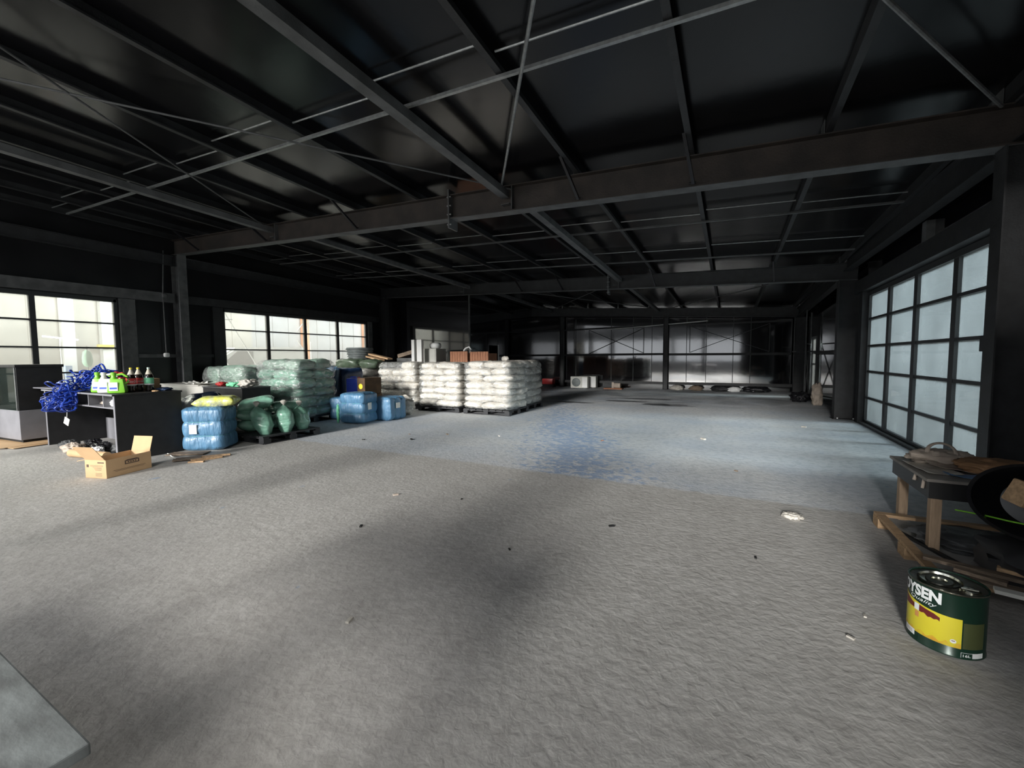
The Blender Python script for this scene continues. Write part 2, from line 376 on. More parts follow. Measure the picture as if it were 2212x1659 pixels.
# partition room in the back left corner
m = MB(); m.box(XL, -9.22, 14.0, 14.08, 0, 4.35)
m.box(-9.30, -9.22, 14.08, 15.5, 0, 4.3); m.box(-9.30, -9.22, 16.25, YF, 0, 4.2); m.box(-9.30, -9.22, 15.5, 16.25, 2.05, 4.25)
struct(m.build('wall_partition', wallm))
m = MB(); m.box(-9.24, -9.19, 13.97, 14.03, 0, 4.32); struct(m.build('trim_1', steelg))
m = MB(); m.box(-9.21, -9.17, 16.25, 16.30, 0, 2.08); struct(m.build('trim_2', whitep))
m = MB(); m.box(XL, XR, YB-1.62, YB-1.5, 0, 1.05); struct(m.build('wall_light_block_low', outwall2))  # unseen low wall, added to keep the front sun off the near floor
m = MB(); m.box(.75, XR, YB-.1, YB, 0, 4.0); struct(m.build('wall_light_block_right', wallmat))  # unseen full-height wall, added to shade the right foreground from the front sun
for i_, x_ in enumerate((-2.15, -5.3, -10.4, -12.6)):  # unseen piers, added to break up the sky mirrored in the far wall
    m = MB(); m.box(x_-.16, x_+.16, YB-.1, YB+.05, 0, 4.0); struct(m.build('trim_%d' % (50+i_), steel))
# windows
def window(name, xf, side, ys, zs, glass, thick, mull, bar, lowpane=None):
    """xf plane; side=+1 room lies at larger x"""
    e = bpy.data.objects.new(name, None); COL.objects.link(e); e.location = (xf, ys[0], 0); struct(e)
    X0, X1 = (xf-.09, xf+.02) if side > 0 else (xf-.02, xf+.09)
    ox, oy = -xf, -ys[0]
    m = MB(); a, b_ = ys[0], ys[-1]
    m.box(X0+ox, X1+ox, a+oy-.03, a+oy+.05, zs[0], zs[-1]); m.box(X0+ox, X1+ox, b_+oy-.05, b_+oy+.03, zs[0], zs[-1])
    m.box(X0+ox, X1+ox, a+oy, b_+oy, zs[0]-.03, zs[0]+.05); m.box(X0+ox, X1+ox, a+oy, b_+oy, zs[-1]-.06, zs[-1]+.03)
    m.build('window_frame', framem, e)
    for y in ys[1:-1]:
        m = MB(); m.box(X0+ox+.005, X1+ox-.005, y+oy-mull/2, y+oy+mull/2, zs[0]+.03, zs[-1]-.04); m.build('mullion', framem, e)
    for z in zs[1:-1]:
        m = MB(); m.box(X0+ox+.012, X1+ox-.012, a+oy+.03, b_+oy-.03, z-bar/2, z+bar/2); m.build('glazing_bar', framem, e)
    for y0, y1 in zip(ys, ys[1:]):
        for z0, z1 in zip(zs, zs[1:]):
            m = MB(); m.box(ox+xf-.03*side-.004, ox+xf-.03*side+.004, y0+oy+.01, y1+oy-.01, z0+.01, z1-.01); m.build('pane', glass, e)
    return e
LZ = [.60, 1.24, 1.81, 2.40, 2.98]
window('window_1', XL, 1, [-.9, .49, 1.86, 3.23, 4.62], LZ, glassL, .1, .09, .035)
window('window_2', XL, 1, [7.03, 8.39, 9.73, 11.10, 12.52], LZ, glassL, .1, .09, .035)
window('window_3', XR, -1, [6.62, 7.73, 9.08, 10.38, 11.66], [.04, .58, 1.15, 1.70, 2.28, 2.84], glassR, .1, .14, .045)
window('window_4', XR, -1, [17.75, 18.65], [.28, 1.2, 1.6, 2.15], glassL, .1, .1, .04)
# grey posts and headers round the left windows
def trim(n, x0, x1, y0, y1, z0, z1, mt=steelg): m = MB(); m.box(x0, x1, y0, y1, z0, z1); return struct(m.build('trim_%d' % n, mt))
trim(3, XL, XL+.10, 4.66, 4.96, 0, 3.02); trim(4, XL, XL+.12, -.9, 5.8, 3.03, 3.27)
trim(5, XL, XL+.12, 6.0, 13.1, 3.03, 3.25, steel); trim(6, XL, XL+.1, 6.72, 6.99, 0, 3.02, steel); trim(7, XL, XL+.1, 12.56, 12.75, 0, 3.02, steelg)
trim(8, XL, XL+.14, -.9, 4.66, .52, .60, outwall2)
trim(9, XR-.16, XR, 5.9, 12.2, 2.88, 3.16, steel); trim(10, XR-.12, XR, 11.7, 11.95, 0, 2.88, steel); trim(11, XR-.14, XR, 6.28, 6.58, 0, 3.2, steel)
trim(12, XR-.1, XR-.02, 6.62, 11.66, 0, .04, steelg)
trim(13, XR-.1, XR, 8.5, 8.66, 3.16, 3.5, steelg)
# far-wall panel seams
k = 14
for x in (-6.95, -5.15, -4.1, -3.25, -1.75, -.95, .1, .75):
    trim(k, x-.012, x+.012, YF-.012, YF, .35, 3.4, steelg); k += 1
trim(k, -9.2, XR, YF-.05, YF, .22, .34, steel)
# ================================================================ STEEL FRAME
COLS = [('left', XL+.16, 5.9), ('left', XL+.16, 13.35), ('right', 2.4, 5.85), ('right', 2.38, 12.3)]
def column(x, y, zt, w, d, label, mt=steel, parts=True):
    e = empty('steel_column', (x, y, 0), label, 'column')
    m = MB(); m.ibeam((0, 0, .012), (0, 0, zt), w, d, .012)  # upright I section
    for v in m.bm.verts: v.co.x -= 0
    bmesh.ops.translate(m.bm, vec=(0, 0, 0), verts=m.bm.verts)
    # centre the profile
    xs = [v.co.x for v in m.bm.verts]; ys = [v.co.y for v in m.bm.verts]
    bmesh.ops.translate(m.bm, vec=(-(min(xs)+max(xs))/2, -(min(ys)+max(ys))/2, 0), verts=m.bm.verts)
    m.build('shaft', mt, e)
    m = MB(); m.box(-w/2-.04, w/2+.04, -d/2-.04, d/2+.04, 0, .014); m.build('base_plate', mt, e)
    return e
def column2(x, y, zt, wx, wy, label, mt=steel):
    """I section with its web along x"""
    e = empty('steel_column', (x, y, 0), label, 'column'); t = .014
    m = MB(); m.box(-wx/2, -wx/2+t, -wy/2, wy/2, .014, zt); m.box(wx/2-t, wx/2, -wy/2, wy/2, .014, zt); m.box(-wx/2+t, wx/2-t, -t/2, t/2, .014, zt); m.build('shaft', mt, e)
    m = MB(); m.box(-wx/2-.03, wx/2+.03, -wy/2-.05, wy/2+.05, 0, .014); m.build('base_plate', mt, e)
    if 1:
        m = MB()
        for sx in (-1, 1):
            for sy in (-1, 1): m.lathe([(.016, .014), (.016, .04), (.01, .045)], (sx*(wx/2-.06), sy*(wy/2+.02), 0), 6)
        m.build('anchor_bolt', whitep if x > 0 and y > 10 else mt, e)
    return e
column2(XL+.19, 5.9, zb(XL+.2, 5.9)-.004, .36, .20, 'grey steel column against the left wall between its two large windows', steelg)
column2(XL+.19, 13.35, zb(XL+.2, 13.35)+.1, .36, .20, 'dark steel column past the far end of the second left window', steel)
column2(2.42, 5.75, zb(2.4, 5.8)-.004, .40, .20, 'black steel column on the right wall beside the wooden work table')
column2(2.41, 12.3, zb(2.4, 12.3)-.004, .42, .26, 'wide black steel column standing left of the tall frosted window')
column2(-7.62, 20.1, zb(-7.62, 20.1)-.004, .20, .16, 'slim black column on the far wall behind the red machine')
column2(-2.62, 20.12, zb(-2.62, 20.1)-.004, .20, .18, 'slim black column in the middle of the glossy far wall')
column2(2.42, 19.9, zb(2.4, 19.9)-.004, .38, .20, 'black column in the far right corner')
def lineY(x, y0, y1): return y0+(y1-y0)*(x-2.2)/(-13.1-2.2)
RAFT = [(5.8, 5.9, 'nearest to the camera, crossing the whole ceiling'), (12.3, 13.35, 'second from the camera, behind the hanging sag rods'), (19.9, 19.9, 'farthest, just in front of the far wall')]
for ri, (ya, yb_, txt) in enumerate(RAFT):
    e = empty('rafter_beam', (2.2, ya, zb(2.2, ya)), 'black steel roof rafter '+txt, 'beam')
    P0 = Vector((2.55, ya, zb(2.55, ya)))-e.location; P1 = Vector((XL+.02, yb_, zb(XL, yb_)))-e.location
    m = MB(); m.ibeam(P0, P1, .19, .38, .014); m.build('web_and_flanges', rust if ri == 0 else steel, e)
    m = MB(); m.beam(P0+Vector((0, -.0, -.004)), P1+Vector((0, 0, -.004)), .19, .006); m.build('bottom_flange', steelg if ri < 2 else steel, e)
    if ri < 2:
        for xs in (-4.15,) if ri == 0 else (-3.3,):
            y = lineY(xs, ya, yb_); p = Vector((xs, y, zb(xs, y)))-e.location
            pl = MB(); pl.box(p.x-.014, p.x+.014, p.y-.12, p.y+.12, p.z-.16, p.z+.46); s = pl.build('splice_plate', steelg, e)
            for kz in (-.1, .06, .2, .34):
                for ky in (-.1,):
                    b2 = MB(); b2.tube([(p.x-.035, p.y+ky, p.z+kz), (p.x+.04, p.y+ky, p.z+kz)], .013, 6); b2.build('bolt', galv, s)
        for xs in (-.47, -1.95, -6.3, -9.1, -11.9) if ri == 0 else (-1.95, -4.8, -6.3, .9):
            y = lineY(xs, ya, yb_); p = Vector((xs, y, zb(xs, y)))-e.location
            fb = MB(); fb.beam(p+Vector((.02, -.10, .03)), p+Vector((-.05, -.62, .42)), .035, .035); fb.tube([p+Vector((.05, -.1, .04)), p+Vector((-.03, -.1, .04))], .012, 6)
            fb.build('fly_brace', black, e)
        for xs in (-3.1, -8.9):
            y = lineY(xs, ya, yb_); p = Vector((xs, y, zb(xs, y)))-e.location
            g = MB(); g.box(p.x-.07, p.x+.07, p.y-.10, p.y+.10, p.z+.1, p.z+.11); g.box(p.x+.1, p.x+.112, p.y-.09, p.y+.09, p.z+.015, p.z+.365); g.build('gusset_plate', steelg, e)
PX = [2.25, .9, -.47, -1.95, -3.38, -4.8, -6.3, -7.65, -9.05, -10.5, -11.9, -13.1]
for i, x in enumerate(PX):
    e = empty('roof_purlin', (x, YB, 0), 'black channel purlin running away under the roof, %s counted from the right wall' % ORD[i], 'purlin', 'purlins under the roof sheets')
    m = MB(); off = .384
    m.cchan((-.04, 0, zb(x, YB)+off), (-.04, YF-YB-.06, zb(x, YF)+off), .065, .172); m.build('channel', steel, e)
    for j, (yy, o_) in enumerate(((5.8, 0), (12.6, 0))):
        g = MB(); yl = lineY(x, *(RAFT[j][:2])); g.box(-.055, -.047, yl-YB-.09, yl-YB+.09, zb(x, yl)+off, zb(x, yl)+off+.15); c_ = g.build('cleat', steelg, e)
# strut tubes between rafters
ST = [(-3.1, -1.0, 5.75, 'right-hand strut tube of the near bay, with a pale lower edge'), (-8.9, -1.0, 5.8, 'left-hand strut tube of the near bay'), (-2.95, 5.95, 12.55, 'right-hand strut tube between the first and second rafters'), (-8.5, 6.0, 12.9, 'left-hand strut tube between the first and second rafters'), (-2.9, 12.75, 19.8, 'right-hand strut tube of the far bay'), (-8.1, 13.1, 19.8, 'left-hand strut tube of the far bay')]
for x, y0, y1, t_ in ST:
    m = MB(); m.beam((x, y0, zb(x, y0)+.24), (x, y1, zb(x, y1)+.24), .125, .105)
    tag(m.build('strut_tube', steelg), 'square steel '+t_, 'strut')
# eave beams along the side walls
m = MB(); m.ibeam((2.36, 5.9, 3.43), (2.34, 12.2, 3.43), .16, .34, .014); tag(m.build('eave_beam', steel), 'black steel eave beam above the tall frosted window', 'beam')
m = MB(); m.ibeam((2.36, YB, 3.5), (2.36, 5.72, 3.47), .16, .34, .014); tag(m.build('eave_beam', steel), 'black steel eave beam over the wall beside the work table', 'beam')
m = MB(); m.ibeam((2.34, 12.45, 3.3), (2.34, 19.8, 3.0), .16, .34, .014); tag(m.build('eave_beam', steel), 'black steel eave beam over the bare wall beyond the wide column', 'beam')
m = MB(); m.ibeam((XL+.12, YB, 4.15), (XL+.12, 5.8, 4.0), .14, .26, .014); tag(m.build('eave_beam', steel), 'black eave beam above the nearer left window', 'beam')
m = MB(); m.ibeam((XL+.12, 6.05, 4.0), (XL+.12, 13.2, 3.85), .14, .26, .014); tag(m.build('eave_beam', steel), 'black eave beam above the farther left window', 'beam')
# sag rods and continuous angles
for y0, y1, lab in ((3.46, 3.76, 'nearest'), (8.2, 8.62, 'middle'), (10.9, 11.08, 'farthest')):
    m = MB(); xa, xb = (2.2, -12.9)
    m.beam((xa, y0, zb(xa, y0)+.36), (xb, y1, zb(xb, y1)+.36), .035, .03)
    tag(m.build('purlin_tie_angle', galv if y0 < 5 else steelg), 'long thin tie angle under the purlins, the %s one to the camera' % lab, 'tie')
n_ = 0
for row, (ybase, dy, lab) in enumerate(((3.14, .30, 'near'), (7.9, .38, 'middle'), (10.1, .7, 'far'))):
    for i in range(len(PX)-1):
        xa, xb = PX[i]-.05, PX[i+1]+.05
        if row == 0 and i < 2: continue
        t_ = (xa-2.2)/(-13-2.2); y = ybase+dy*t_+(.0 if i % 2 else .16)
        m = MB(); a = Vector((xa, y, zb(xa, y)+.45)); b_ = Vector((xb, y, zb(xb, y)+.45))
        m.tube([a, b_], .010, 6); o = m.build('sag_rod', galv)
        tag(o, 'thin %s-row sag rod between purlins %s and %s from the right' % (lab, ORD[i], ORD[i+1]), 'rod', 'sag rods between the purlins')
# diagonal roof bracing
BR = [((-3.15, 5.7), (1.15, -.9), 'rising from the near rafter towards the top middle of the view'), ((2.15, 5.6), (-2.45, -.9), 'at the top right above the eave beam'),
      ((-9.0, 5.7), (-4.3, -.9), 'thin, starting at the left end of the near rafter'), ((-3.0, 5.75), (-8.75, -.9), 'thin, crossing the other one over the left side'),
      ((-2.9, 12.7), (-7.9, 19.6), 'beyond the second rafter, leaning left'), ((-2.8, 19.6), (-8.2, 13.2), 'beyond the second rafter, rising from the middle column'), ((-2.5, 19.6), (2.1, 12.6), 'beyond the second rafter, reaching for the right wall')]
for (xa, ya), (xb, yb_), t_ in BR:
    m = MB(); m.tube([(xa, ya, zb(xa, ya)+.31), (xb, yb_, zb(xb, yb_)+.31)], .017 if 'thin' not in t_ else .012, 8)
    tag(m.build('brace_rod', steelg if 'thin' in t_ else galv if ya < 6 else steelg), 'diagonal steel bracing rod '+t_, 'rod')
# wall girts
def girt(p, q, label, mt=steel, h=.15, w=.07):
    m = MB(); m.beam(p, q, w, h); return tag(m.build('wall_girt', mt), label, 'girt')
girt((XL+.05, 4.97, 1.62), (XL+.05, 5.78, 1.62), 'grey horizontal rail on the wall between left window and column', steelg, .09)
girt((XL+.05, 6.02, 1.62), (XL+.05, 6.71, 1.62), 'short dark rail on the wall just right of the grey column', steel, .09)
girt((-9.2, YF-.045, 1.62), (-2.75, YF-.045, 1.62), 'lower black rail on the left half of the far wall', steel, .10)
girt((-2.48, YF-.045, 1.60), (2.2, YF-.045, 1.58), 'lower black rail on the right half of the far wall', steel, .10)
girt((-9.2, YF-.045, 2.86), (-2.75, YF-.045, 2.95), 'upper black rail on the left half of the far wall', steel, .07)
girt((-2.48, YF-.045, 2.92), (2.2, YF-.045, 2.92), 'upper black rail on the right half of the far wall', steel, .07)
girt((XR-.05, 12.6, 1.6), (XR-.05, 17.6, 1.6), 'black rail on the right wall behind the scaffold', steel, .10)
girt((XR-.05, 3.5, 1.70), (XR-.05, 6.26, 1.70), 'black rail on the right wall beside the switch box', steel, .12)
m = MB(); m.tube([(-5.3, YF-.11, 2.83), (-.9, YF-.11, 3.05)], .022, 8); e = tag(m.build('fluorescent_batten', whitep), 'long thin pale tube slanting across the far wall', 'lamp')
for x0, x1, side in ((-6.25, -3.62, 'left'), (-1.62, 1.42, 'right')):
    e = empty('wall_bracing', (x0, YF-.06, 1.68), 'thin X-shaped rod bracing on the %s half of the far wall' % side, 'bracing')
    w = x1-x0; h = 1.16
    for a, b_ in (((0, 0, 0), (w, 0, h)), ((0, -.02, h), (w, -.02, 0))):
        m = MB(); m.tube([a, b_], .012, 6); m.build('diagonal_rod', steelg, e)
    for xx in (0, w):
        m = MB(); m.tube([(xx, -.01, 0), (xx, -.01, h)], .010, 6); m.build('upright_rod', steelg, e)
# conduit and boxes on the left
e = empty('cable_conduit', (XL+.05, 5.54, 1.66), 'thin grey conduit dropping down the left wall to a round box', 'conduit')
m = MB(); m.tube([(.07, 0, 0), (.07, 0, 1.55), (.07, .06, 2.7)], .013, 8); m.build('pipe', steelg, e)
m = MB(); m.sup((.08, 0, -.02), (.09, .13, .12), .6, .6, 16, 10); m.build('junction_box', whitep, e, True)
m = MB(); m.sup((.07, .03, 1.53), (.08, .11, .12), .4, .4, 16, 10); m.build('switch_box', steelg, e, True)
e = empty('switch_box', (XR-.13, 6.52, 1.62), 'small dark electric box on the frame beside the frosted window', 'switch')
m = MB(); m.box(-.05, .05, -.07, .07, -.09, .09, .01); m.build('housing', steel, e)
m = MB(); m.tube([(0, 0, .09), (0, 0, .75)], .012, 8); m.build('conduit', steelg, e)
# ================================================================ OUTSIDE
m = MB(); m.box(-45, XL-.12, -12, 34, -.25, -.05); struct(m.build('ground_left', outground))
m = MB(); m.box(XR+.12, 40, -12, 34, -.25, -.05); struct(m.build('ground_right', outground))
m = MB(); m.box(-60, 45, -52, -2.6, -.25, -.05); struct(m.build('ground_entrance', outground))
e = empty('neighbour_building', (-21, 6, 0), 'pale sheet-clad building seen through the left windows', 'building')
m = MB(); m.box(-.2, 0, -22, 6.4, -.05, 4.2)
for i in range(30): m.box(0, .03, -21.5+i*.93, -21.44+i*.93, -.05, 4.2)
m.build('wall', outwall, e)
m = MB(); m.box(-.2, 0, 6.4, 24, -.05, 4.2)
for i in range(20): m.box(0, .03, 6.6+i*.87, 6.66+i*.87, -.05, 4.2)
m.build('grey_wall', outwall2, e)
for y, mt, z in ((-5.7, outwhite, 4.1), (-.14, outwhite, 4.1), (.9, outwhite, 4.1), (13.5, orange, 4.1), (9.2, orange, 4.1)):
    m = MB(); m.box(.02, .3, y-.16, y+.16, -.05, z); m.build('column', mt, e)
m = MB(); m.box(.35, .5, .55, 1.05, 2.0, 2.1); m.build('yellow_ledge', yelcap, e)
e = empty('outdoor_lamp', (-17.0, 4.64, -.05), 'thin bright tube lamp on a post outside the nearer left window', 'lamp')
m = MB(); m.tube([(0, -.36, 2.25), (0, .36, 2.17)], .02, 8); m.build('lamp_tube', lampm, e)
m = MB(); m.tube([(-.05, 0, 0), (-.05, 0, 2.2)], .02, 8); m.build('lamp_post', outwhite, e)
m = MB(); m.box(-18.2, -18.0, 4.97, 5.12, -.05, 1.36); tag(m.build('yard_post', paleblue), 'pale blue post outside the nearer left window', 'post')
m = MB(); m.sup((-18.2, 4.84, .95), (.2, .24, .40), .5, .5, 16, 10); m.box(-18.25, -18.1, 4.78, 4.9, -.05, .8); tag(m.build('traffic_barrier', orange), 'orange barrier outside the nearer left window', 'barrier')
def blob(name, c, size, mt, label, cat, group=None, amp=.06, fr=3, e1=.6, e2=.6, seed=0, parent=None, nu=28, nv=18, rz=0):
    m = MB(); off = Vector((seed*7.3, seed*3.1, seed*1.7)); S = Vector(size)
    def fn(un, l):
        nn = noise.noise(un*fr*.6+off)*amp+noise.noise(un*fr*1.9+off)*amp*.5
        q = l*(1+nn*1.6); q.z = max(q.z, -S.z/2+.0); return q
    m.sup((0, 0, 0), size, e1, e2, nu, nv, fn); o = m.build(name, mt, parent, 2, c, (0, 0, rz))
    if label: tag(o, label, cat, group)
    return o
for i, (y, z, sx) in enumerate(((.4, .35, 1.5), (1.9, .4, 1.6), (3.3, .35, 1.4), (4.6, .45, 1.3))):
    blob('yard_sack_heap', (-15.9-.3*i, y, z-.05+.0), (1.2, sx*.8, .8), outwhite, 'heap of white plastic sacks in the yard, %s from the left' % ORD[i], 'sacks', 'white heaps in the yard', .15, 4, seed=i)
e = empty('yard_pole', (-15.2, 4.62, -.05), 'thin pole with a pale green bag outside the nearer left window', 'pole')
m = MB(); m.tube([(.0, 0, 0), (0, 0, 1.95)], .015, 8); m.build('pole', outwall2, e)
blob('green_bag', (0, 0, 1.61), (.2, .2, .46), palegreen, None, None, None, .08, 3, .9, .9, 5, parent=e)
# white vehicle behind second window
e = empty('white_van', (-18.9, 11.0, 0), 'white van parked outside the farther left window', 'vehicle')
m = MB()
def van(u_, v_):
    return Vector((0, 0, 0))
prof = [(-2.4, .35), (-2.45, 1.0), (-1.9, 1.25), (-1.1, 2.0), (1.9, 2.1), (2.3, 1.9), (2.35, .4)]
bm = m.bm; A = [bm.verts.new((-.9, y, z)) for y, z in prof]; B = [bm.verts.new((.9, y, z)) for y, z in prof]
for i in range(len(prof)): bm.faces.new((A[i], A[(i+1) % 7], B[(i+1) % 7], B[i]))
bm.faces.new(A); bm.faces.new(B[::-1]); bmesh.ops.bevel(bm, geom=list(bm.edges), offset=.08, segments=2, affect='EDGES')
m.build('body', outwhite, e, True)
m = MB(); m.sect((.905, -1.65, 1.3), (.925, -1.65, 1.3), [(-.0, 0), (-1.3, 0), (-1.3, .55), (-.65, .55)], (0, 0, 1)); m.build('side_window', outwall2, e)
for y in (-1.5, 1.5):
    m = MB(); m.tube([(.7, y, .3), (.95, y, .3)], .34, 24); m.build('wheel', blackp, e)
# scaffold outside
e = empty('yard_scaffold', (-16.4, 8.6, 0), 'white pipe scaffold outside the farther left window', 'scaffold')
for i, (a, b_) in enumerate((((0, 0, 0), (0, 0, 3.6)), ((0, .1, 3.3), (0, 1.6, .6)), ((-.8, -.1, 2.6), (-.8, 1.1, .4)), ((0, 3.2, 0), (0, 3.55, 3.4)), ((0, 3.5, 3.3), (0, 3.0, 2.7)), ((0, 3.3, 1.9), (0, 3.0, 2.3)), ((0, -.2, 2.95), (0, .4, 3.0)), ((-.5, 4.0, 0), (-.5, 4.0, 2.3)))):
    m = MB(); m.tube([a, b_], .022, 8); m.build('pipe', outwhite, e)
m = MB(); m.box(-60, 45, -50, -44, 4.9, 7.6);  # unseen slab on posts, added to darken the upper reflection in the far wall
e = empty('reflection_blocker', (0, 0, 0), 'unseen dark canopy across the entrance yard', 'blocker'); m.build('blocker_slab', steel, e)
for x_ in (-46, -34, -22, -10, 2, 14):
    m = MB(); m.box(x_-.3, x_+.3, -47, -46.4, -.05, 4.9); m.build('post', steel, e)
# hall to the right
e = empty('neighbour_hall', (14, 10, 0), 'pale hall with arched roof trusses seen through the frosted window', 'building')
m = MB(); m.box(0, .2, -14, 22, -.05, 4.2); m.build('wall', hallm, e)
m = MB()
for i in range(6): m.box(-.02, 0, -6+i*4, -3.2+i*4, .0, 2.4)
m.build('panel', outwall2, e)
for i in range(5):
    y = -6+i*4.2; m = MB(); top = []; bot = []
    for k_ in range(13):
        t = k_/12; x = -9.5+9.4*t; zt = 5.0+1.8*math.sin(PI*t*.9); top.append((x, y, zt)); bot.append((x, y, zt-.7))
    m.tube(top, .05, 6); m.tube(bot, .04, 6)
    for k_ in range(12): m.tube([top[k_], bot[k_+1]] if k_ % 2 else [bot[k_], top[k_+1]], .025, 5)
    m.build('roof_truss', glam, e)
m = MB()
for x in (-9.4, ): 
    for y in (-6, 2.4, 10.8): m.tube([(x, y, -.05), (x, y, 5)], .09, 8)
m.build('post', outwall2, e)
for i, (x, y) in enumerate(((7.0, 7.4), (7.0, 10.0), (7.0, 13.2), (7.5, 16.5), (6.0, 8.2))):
    m = MB(); m.box(-.06, .06, -.6, .6, -.03, .03, .01); o = m.build('hall_lamp', lampm, None, False, (x, y, 3.95+.02*i))
    tag(o, 'bright fluorescent lamp hanging in the next hall behind the frosted window, '+['nearest the middle', 'middle one', 'next one farther', 'farthest one', 'close to the glass'][i], 'lamp', 'lamps seen through the frosted window')
def bench(x, y, label):
    e = empty('yard_bench', (x, y, 0), label, 'bench'); m = MB(); m.box(-.4, .4, -1, 1, .68, .74); m.build('table_top', steelg, e)
    for s in (-.8, .8):
        m = MB(); m.beam((-.5, s, -.04), (.15, s, .7), .06, .08); m.beam((.5, s, -.04), (-.15, s, .7), .06, .08); m.build('leg', steelg, e)
bench(5.2, 9.9, 'grey picnic table outside the frosted window, nearer one'); bench(5.6, 14.2, 'grey picnic table outside the frosted window, farther one')
m = MB(); m.box(5.5, 5.9, 8.2, 9.6, .95, 1.12); m.box(5.6, 5.66, 8.3, 8.36, -.05, .96); m.box(5.6, 5.66, 9.4, 9.46, -.05, .96); tag(m.build('blue_crate_rack', paleblue), 'pale blue rack outside the frosted window', 'rack')
# ================================================================ OBJECT BUILDERS
def wrinkle(un, l, off, amp=.03, fr=4, ax=2):
    n1 = noise.noise(Vector((un.x*fr, un.y*fr, un.z*fr*.6))+off); n2 = noise.noise(un*fr*2.3+off)
    return l*(1+amp*n1+amp*.5*n2)
def pillow(m, c, size, rot=(0, 0, 0), seed=0, puff=.42, sag=0, nu=22, nv=16):
    """filled flat sack: long axis x; closed seam round the rim"""
    c = Vector(c); E_ = Euler(rot).to_matrix(); L, Wd, H = size; off = Vector((seed*5.1, seed*2.3, seed*9.7)); bm = m.bm
    def P(u_, v_, s):
        x = u_*L/2; y = v_*Wd/2
        prof = max(0, (1-abs(u_)**3.2))**puff*max(0, (1-abs(v_)**3.2))**puff
        pin = 1-.10*(1-abs(v_))*abs(u_)**4
        z = s*H/2*prof*(1+.22*noise.noise(Vector((x*6, y*6, s))+off))
        x *= pin; y *= 1-.07*(1-abs(u_))*abs(v_)**4
        p = Vector((x+.015*noise.noise(Vector((y*9, z*5, 1))+off), y+.015*noise.noise(Vector((x*9, z*5, 2))+off), z))
        if sag: p.z -= sag*(x/L*2)**2
        return E_ @ p + c
    top = [[bm.verts.new(P(-1+2*i/nu, -1+2*j/nv, 1)) for i in range(nu+1)] for j in range(nv+1)]
    bot = [[top[j][i] if i in (0, nu) or j in (0, nv) else bm.verts.new(P(-1+2*i/nu, -1+2*j/nv, -1)) for i in range(nu+1)] for j in range(nv+1)]
    for j in range(nv):
        for i in range(nu):
            bm.faces.new((top[j][i], top[j][i+1], top[j+1][i+1], top[j+1][i])); q = (bot[j][i], bot[j+1][i], bot[j+1][i+1], bot[j][i+1])
            if len(set(q)) == 4: bm.faces.new(q)
    return m
def pallet(loc, sx, sy, label, mt=palm, rz=0):
    e = empty('pallet', loc, label, 'pallet', 'pallets under the wrapped goods', rz)
    m = MB(); n = 7
    for i in range(n): x = -sx/2+sx/n*(i+.5); m.box(x-sx/n*.42, x+sx/n*.42, -sy/2, sy/2, .115, .14)
    for y in (-sy/2+.05, 0, sy/2-.05): m.box(-sx/2, sx/2, y-.05, y+.05, .095, .115)
    m.build('top_deck', mt, e)
    for x in (-sx/2+.07, 0, sx/2-.07):
        for y in (-sy/2+.07, 0, sy/2-.07):
            b_ = MB(); b_.box(x-.07, x+.07, y-.07, y+.07, .02, .095, .004); b_.build('block', mt, e)
    m = MB()
    for y in (-sy/2+.07, 0, sy/2-.07): m.box(-sx/2, sx/2, y-.05, y+.05, 0, .02)
    for x in (-sx/2+.07, sx/2-.07): m.box(x-.05, x+.05, -sy/2, sy/2, 0, .019)
    m.build('bottom_board', mt, e)
    return e
